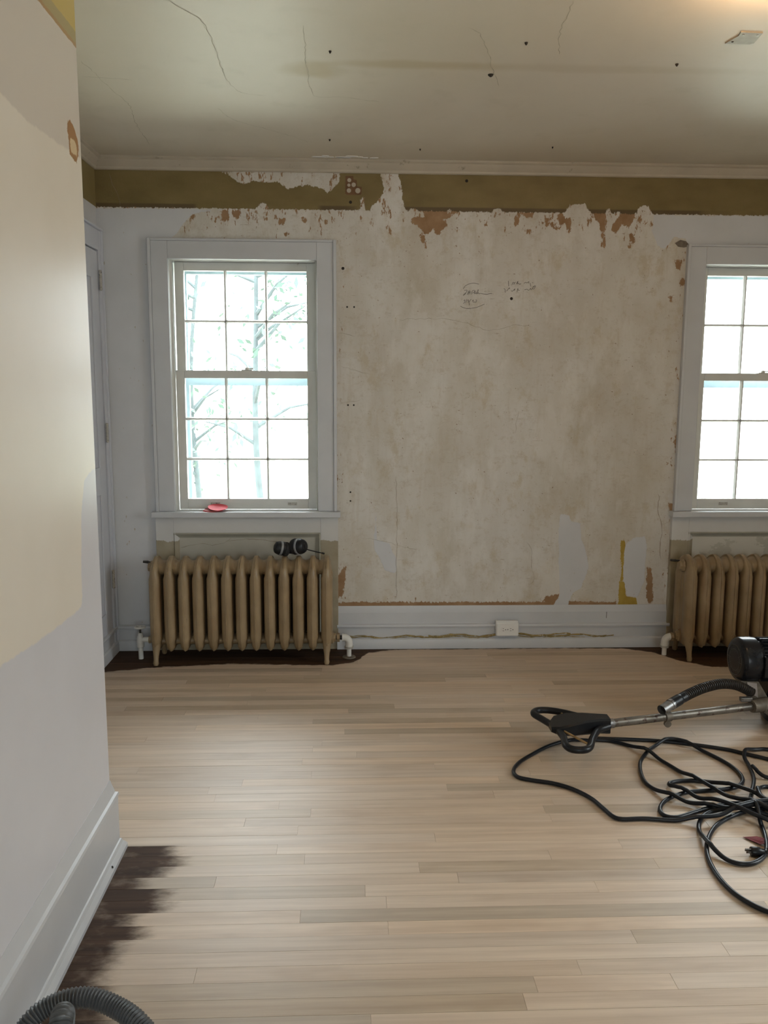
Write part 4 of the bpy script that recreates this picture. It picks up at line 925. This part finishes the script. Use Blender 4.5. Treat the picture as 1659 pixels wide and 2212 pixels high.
for x, yc, hw_, z0, z1 in ((0.770, 3.075, 0.030, .092, .112), (0.800, 3.085, 0.062, .086, .122), (0.850, 3.09, 0.062, .082, .132), (0.910, 3.090, 0.046, .080, .138), (0.960, 3.092, 0.034, .078, .138), (1.005, 3.093, 0.030, .074, .136)):
    ch = 0.007; rings.append([sp(x, yc - hw_, z0 + ch), sp(x, yc - hw_ + ch, z0), sp(x, yc + hw_ - ch, z0), sp(x, yc + hw_, z0 + ch), sp(x, yc + hw_, z1 - ch), sp(x, yc + hw_ - ch, z1), sp(x, yc - hw_ + ch, z1), sp(x, yc - hw_, z1 - ch)])
hs.grid(rings, True, True, True).build('handle_housing', M['blackplastic'], sd, True, angle=35)
for a, b in (((0.845, 3.150, .104), (0.850, 3.215, .104)), ((0.812, 3.020, .108), (0.878, 2.925, .098))): MB().tube([sp(*a), sp(*b)], 0.0045, 8).build('trigger_rod', M['brass'], sd, True)
MB().tube([sp(1.0, 3.094, .105), sp(1.025, 3.10, .105)], 0.0195, 14).build('pole_ferrule', M['steel'], sd, True)
P0, P1 = Vector((1.0, 3.094, .105)), Vector((1.70, 3.270, .105))
MB().tube([sp(*P0), sp(*P1)], 0.0165, 16).build('handle_pole', M['pole'], sd, True)
q0 = P0.lerp(P1, 0.36); q1 = P0.lerp(P1, 0.395)
cl = MB().tube([sp(*q0), sp(*q1)], 0.0205, 14).build('pole_clamp', M['cast'], sd, True)
MB().lathe([(-0.006, 0.014), (0.006, 0.014)], sp(q0.x + 0.012, q0.y - 0.004, .078), (0, 1, 0), 14).build('clamp_tab', M['cast'], cl, True)
# dust hose with metal cuff
hpth = [(1.222, 3.115, .150), (1.262, 3.140, .160), (1.31, 3.168, .172), (1.37, 3.20, .186), (1.44, 3.232, .198), (1.52, 3.262, .202), (1.59, 3.283, .190), (1.64, 3.293, .168), (1.69, 3.305, .140)]
full = spline(hpth, 0.004); full = [Vector(sp(*q)) for q in full]
ncuff = int(len(full) * 0.12); nslv = int(len(full) * 0.26)
cf = MB(); cf.tube(full[:ncuff + 2], 0.0205, 20, False); cf.tube([full[0] , full[0] + (full[1] - full[0]) * 6], 0.0185, 20, False); cf.tube(full[ncuff - 2:ncuff + 2], 0.0225, 20, True)
cf.build('hose_cuff', M['steel'], sd, True)
MB().tube([full[5], full[5] + (full[6] - full[5]) * 0.5], 0.0184, 16).build('hose_mouth', M['hole'], sd)
sl = full[ncuff:nslv + 3]; MB().tube(sl, [0.0225 if k < len(sl) * 0.6 else 0.0205 for k in range(len(sl))], 16).build('hose_sleeve', M['blackplastic'], sd, True)
hz = spline([tuple(p) for p in full[nslv::6]], 0.0016)
MB().tube(hz, [0.0183 + 0.0034 * math.sin(2 * math.pi * k / 6.0) for k in range(len(hz))], 16).build('corrugated_hose', M['hoseblack'], sd, True)
# yoke, gear housing and deck
MB().tube([sp(1.655, 3.255, .106), sp(1.735, 3.278, .106)], [0.026, 0.030], 12).build('yoke', M['cast'], sd, True)
MB().box(*[q - o_ for q, o_ in zip((1.612, 1.660, 3.262, 3.285, .122, .140), (1.75, 1.75, 3.33, 3.33, 0, 0))]).build('lock_lever', M['steel'], sd, bevel=0.003)
MB().tube([sp(1.725, 3.262, .100), sp(1.765, 3.20, .062), sp(1.79, 3.175, .045)], [0.026, 0.022, 0.02], 12).build('yoke_arm', M['steel'], sd, True)
dk = MB(); n = 40
dk.lathe([(0.012, 0.19), (0.018, 0.205), (0.050, 0.205), (0.066, 0.19), (0.078, 0.12), (0.080, 0.0)], sp(1.96, 3.33, 0), (0, 0, 1), 48); dk.build('deck', M['blackpaint'], sd, True)
MB().lathe([(0.0, 0.18), (0.012, 0.185)], sp(1.96, 3.33, 0), (0, 0, 1), 40).build('sanding_pad', M['foam'], sd, True)
MY, MZ = 3.36, 0.274
mo = MB().lathe([(1.588, 0.030), (1.590, 0.068), (1.593, 0.082), (1.600, 0.0905), (1.610, 0.0945), (1.645, 0.096), (1.668, 0.094), (1.676, 0.080)], sp(0.030, MY, MZ), (1, 0, 0), 40).build('motor_cap', M['blackpaint'], sd, True, angle=50)
for k in range(3):
    rr = 0.026 + 0.019 * k; MB().tube([sp(1.6195, MY + rr * math.cos(q), MZ + rr * math.sin(q)) for q in (2 * math.pi * i / 28 for i in range(29))], 0.0016, 6, False).build('fan_grille', M['darkmetal'], mo, True)
for k in range(6):
    q = math.pi * k / 6; MB().tube([sp(1.6195, MY + 0.066 * math.cos(q), MZ + 0.066 * math.sin(q)), sp(1.6195, MY - 0.066 * math.cos(q), MZ - 0.066 * math.sin(q))], 0.0014, 6).build('fan_grille', M['darkmetal'], mo)
mbd = MB().lathe([(1.672, 0.074), (1.676, 0.082), (1.985, 0.082), (1.99, 0.07)], sp(0.03, MY, MZ), (1, 0, 0), 40).build('motor_body', M['blackpaint'], sd, True, angle=50)
for k in range(30):
    q = 2 * math.pi * k / 30
    if abs(math.sin(q) + 1) < 0.12: continue
    c_, s_ = math.cos(q), math.sin(q)
    fn_ = MB(); t_ = 0.0022
    vv = [sp(x, MY + rr * c_ - tt * s_, MZ + rr * s_ + tt * c_) for x in (1.715, 2.005) for rr, tt in ((0.081, -t_), (0.094, -t_ * .6), (0.094, t_ * .6), (0.081, t_))]
    fn_.grid([vv[:4], vv[4:]], True, True, True).build('cooling_fin', M['blackpaint'], mbd)
box('conduit_box', *[q - o_ for q, o_ in zip((1.70, 1.80), (1.75, 1.75))], *[q - 3.33 for q in (3.255, 3.305)], 0.225, 0.315, M['blackpaint'], sd, 0.006)
# motor bracket with a pale rating plate
MB().prism([(1.612, 0.200), (1.70, 0.196), (1.76, 0.10), (1.685, 0.10), (1.640, 0.165)], lambda u, v_, w_: sp(u, w_, v_), 3.300, 3.345).build('motor_bracket', M['cast'], sd, bevel=0.003)
MB().prism([(1.648, 0.196), (1.690, 0.190), (1.700, 0.128), (1.662, 0.150)], lambda u, v_, w_: sp(u, w_, v_), 3.297, 3.2995).build('rating_plate', simple('rating_plate', (0.34, 0.30, 0.28), 0.5, 0.2, var=0.1, scale=60), sd)
MB().box(*[q - o_ for q, o_ in zip((1.75, 1.97, 3.29, 3.43, 0.076, 0.215), (1.75, 1.75, 3.33, 3.33, 0, 0))]).build('gear_housing', M['blackpaint'], sd, bevel=0.008)

# ------------------------------------------------------------------ cords
CR = 0.0072
laid = []
def cord_points(xy, start=None, end_z=None):
    p = [np.array([q[0], q[1]]) for q in spline(xy, 0.008)]; z = [CR + 0.0006] * len(p); mine = []
    for i, q in enumerate(p):
        best = z[i]
        for L, lim in ((laid, None), (mine, i - 14)):
            for k, (a, b, c) in enumerate(L):
                if lim is not None and k > lim: break
                dd = (a - q[0]) ** 2 + (b - q[1]) ** 2
                if dd < (2.0 * CR) ** 2: best = max(best, c + 2.03 * CR)
        z[i] = min(best, 0.045); mine.append((q[0], q[1], z[i]))
    z = np.array(z); zm_ = np.array([z[max(0, i - 3):i + 4].max() for i in range(len(z))])
    k = np.hanning(15); k /= k.sum(); zs_ = np.convolve(np.pad(zm_, 7, mode='edge'), k, 'valid'); zs_ = np.maximum(zs_, z)
    laid.extend((q[0], q[1], zz_) for q, zz_ in zip(p, zs_))
    return [(q[0], q[1], zz_) for q, zz_ in zip(p, zs_)]
def cord(name, pts, label, cat='power cord', group='black power cords tangled on the boards', parent=None):
    o = MB().tube(pts, CR, 10).build(name, M['rubber'], parent, True)
    if label: tag(o, label, cat, group)
    return o
pm = cord_points(CORD_M)
mc = MB().tube([tuple(Vector(q) - Vector((1.75, 3.33, 0))) for q in pm], CR, 10).build('motor_cable', M['rubber'], sd, True)
pc = cord_points(CORD_C); cord('extension_cord', pc, 'long black rubber extension cord lying in big overlapping loops on the boards')
pa = cord_points(CORD_A); cord('power_cord', pa, 'black rubber cord making the wide lone bend beside the sander handle')
pb = cord_points(CORD_B)
co = cord('power_cord', pb, 'black rubber cord running from the sander handle to a three pin plug')
e1 = Vector(pb[-1]); dr_ = (Vector(pb[-1]) - Vector(pb[-4])).normalized(); dr_.z = 0
side = Vector((-dr_.y, dr_.x, 0)); pb_ = e1 + dr_ * 0.004; pz = 0.0145
pg = MB().lathe([(0, 0.0075), (0.012, 0.010), (0.018, 0.014), (0.042, 0.0142), (0.044, 0.013)], (pb_.x, pb_.y, pz), dr_, 16).build('plug', M['blackplastic'], co, True)
for s_ in (-1, 1):
    b0 = Vector((pb_.x, pb_.y, pz)) + dr_ * 0.043 + side * s_ * 0.0062; b1 = b0 + dr_ * 0.017
    mb = MB(); vv = []
    for b_ in (b0, b1):
        for dz, ds in ((-0.0032, -0.0008), (-0.0032, 0.0008), (0.0032, 0.0008), (0.0032, -0.0008)): vv.append(tuple(b_ + side * ds + Vector((0, 0, dz))))
    mb.grid([vv[:4], vv[4:]], True, True, True).build('plug_prong', M['steel'], pg)
b0 = Vector((pb_.x, pb_.y, pz + 0.007)) + dr_ * 0.043; MB().tube([b0, b0 + dr_ * 0.018], 0.0024, 8).build('plug_prong', M['steel'], pg, True)
tg = [(1.236, 2.430), (1.278, 2.425), (1.292, 2.402), (1.296, 2.375), (1.268, 2.378)]
mb = MB(); zt_ = [0.0016, 0.006, 0.012, 0.014, 0.006]
mb.add([(x, y, z) for (x, y), z in zip(tg, zt_)] + [(x, y, z + 0.0012) for (x, y), z in zip(tg, zt_)], [(4, 3, 2, 1, 0), (5, 6, 7, 8, 9)] + [(i, (i + 1) % 5, 5 + (i + 1) % 5, 5 + i) for i in range(5)])
mb.build('warning_tag', M['redtag'], co)

# ------------------------------------------------------------------ vacuum hose
hs_ = [(-0.52, 1.12, 0.024), (-0.600, 1.22, 0.030), (-0.655, 1.34, 0.07), (-0.655, 1.43, 0.13), (-0.622, 1.487, 0.185), (-0.577, 1.512, 0.205), (-0.520, 1.518, 0.210), (-0.460, 1.502, 0.200), (-0.405, 1.470, 0.185), (-0.350, 1.42, 0.150), (-0.30, 1.34, 0.09), (-0.29, 1.24, 0.035), (-0.34, 1.14, 0.022), (-0.42, 1.10, 0.024), (-0.47, 1.16, 0.060), (-0.487, 1.225, 0.160), (-0.497, 1.285, 0.250), (-0.505, 1.335, 0.306), (-0.514, 1.372, 0.290), (-0.525, 1.39, 0.23)]
hpts = spline(hs_, 0.0017)
MBh = MB().tube(hpts, [0.0185 + 0.0019 * math.sin(2 * math.pi * k / 4.0) for k in range(len(hpts))], 18).build('vacuum_hose', M['hosegrey'], None, True, angle=70)
tag(MBh, 'grey corrugated vacuum hose curling up beside the white partition baseboard', 'vacuum hose')

# ------------------------------------------------------------------ outside
gd = MB().box(-40, 40, D + 0.4, 60, -1.25, -1.2).build('ground', M['grass']); tag(gd, kind='structure')
def tree(x, y, h, lean, label, n_leaf, seed, spread):
    rr = random.Random(seed); t = empty('tree', (x, y, -1.2)); tag(t, label, 'tree', 'trees beyond the windows')
    def pos(k): return Vector((lean * k * h + 0.08 * math.sin(k * 5 + seed), 0.1 * math.sin(k * 3 + seed), h * k))
    MB().tube([pos(k / 12) for k in range(13)], [0.042 * (1 - 0.7 * k / 12) + 0.010 for k in range(13)], 9).build('trunk', M['bark'], t, True)
    tips = []
    for k in range(16):
        b = pos(rr.uniform(0.25, 0.95)); q = rr.uniform(0, 6.28); L = rr.uniform(0.5, 1.0) * spread
        e = b + Vector((math.cos(q) * L, math.sin(q) * L, rr.uniform(0.1, 0.7) * L)); m_ = b.lerp(e, 0.5) + Vector((0, 0, 0.1 * L))
        MB().tube([b, m_, e], [0.028, 0.018, 0.006], 6).build('branch', M['bark'], t, True); tips += [b.lerp(e, 0.45), m_, b.lerp(e, 0.8), e, e]
    mb = MB()
    for k in range(n_leaf):
        c = tips[rr.randrange(len(tips))] + Vector((rr.gauss(0, .22), rr.gauss(0, .22), rr.gauss(0, .22))) * spread
        a = Vector((rr.gauss(0, 1), rr.gauss(0, 1), rr.gauss(0, 1))).normalized(); b = a.cross(Vector((rr.gauss(0, 1), rr.gauss(0, 1), rr.gauss(0, 1)))).normalized(); s_ = rr.uniform(0.03, 0.075)
        mb.add([tuple(c - a * s_), tuple(c + b * s_ * 0.45), tuple(c + a * s_), tuple(c - b * s_ * 0.45)], [(0, 1, 2, 3)])
    me = mb.build('foliage', M['leaf'], t); tag(me, kind='stuff')
tree(-0.98, 10.4, 4.6, -0.055, 'slim leaning tree with a bare lower trunk beyond the window over the ear defenders', 420, 3, 0.9)
tree(-2.35, 12.6, 4.4, 0.03, 'leafy young tree standing behind the slim leaning one outside', 700, 8, 1.2)
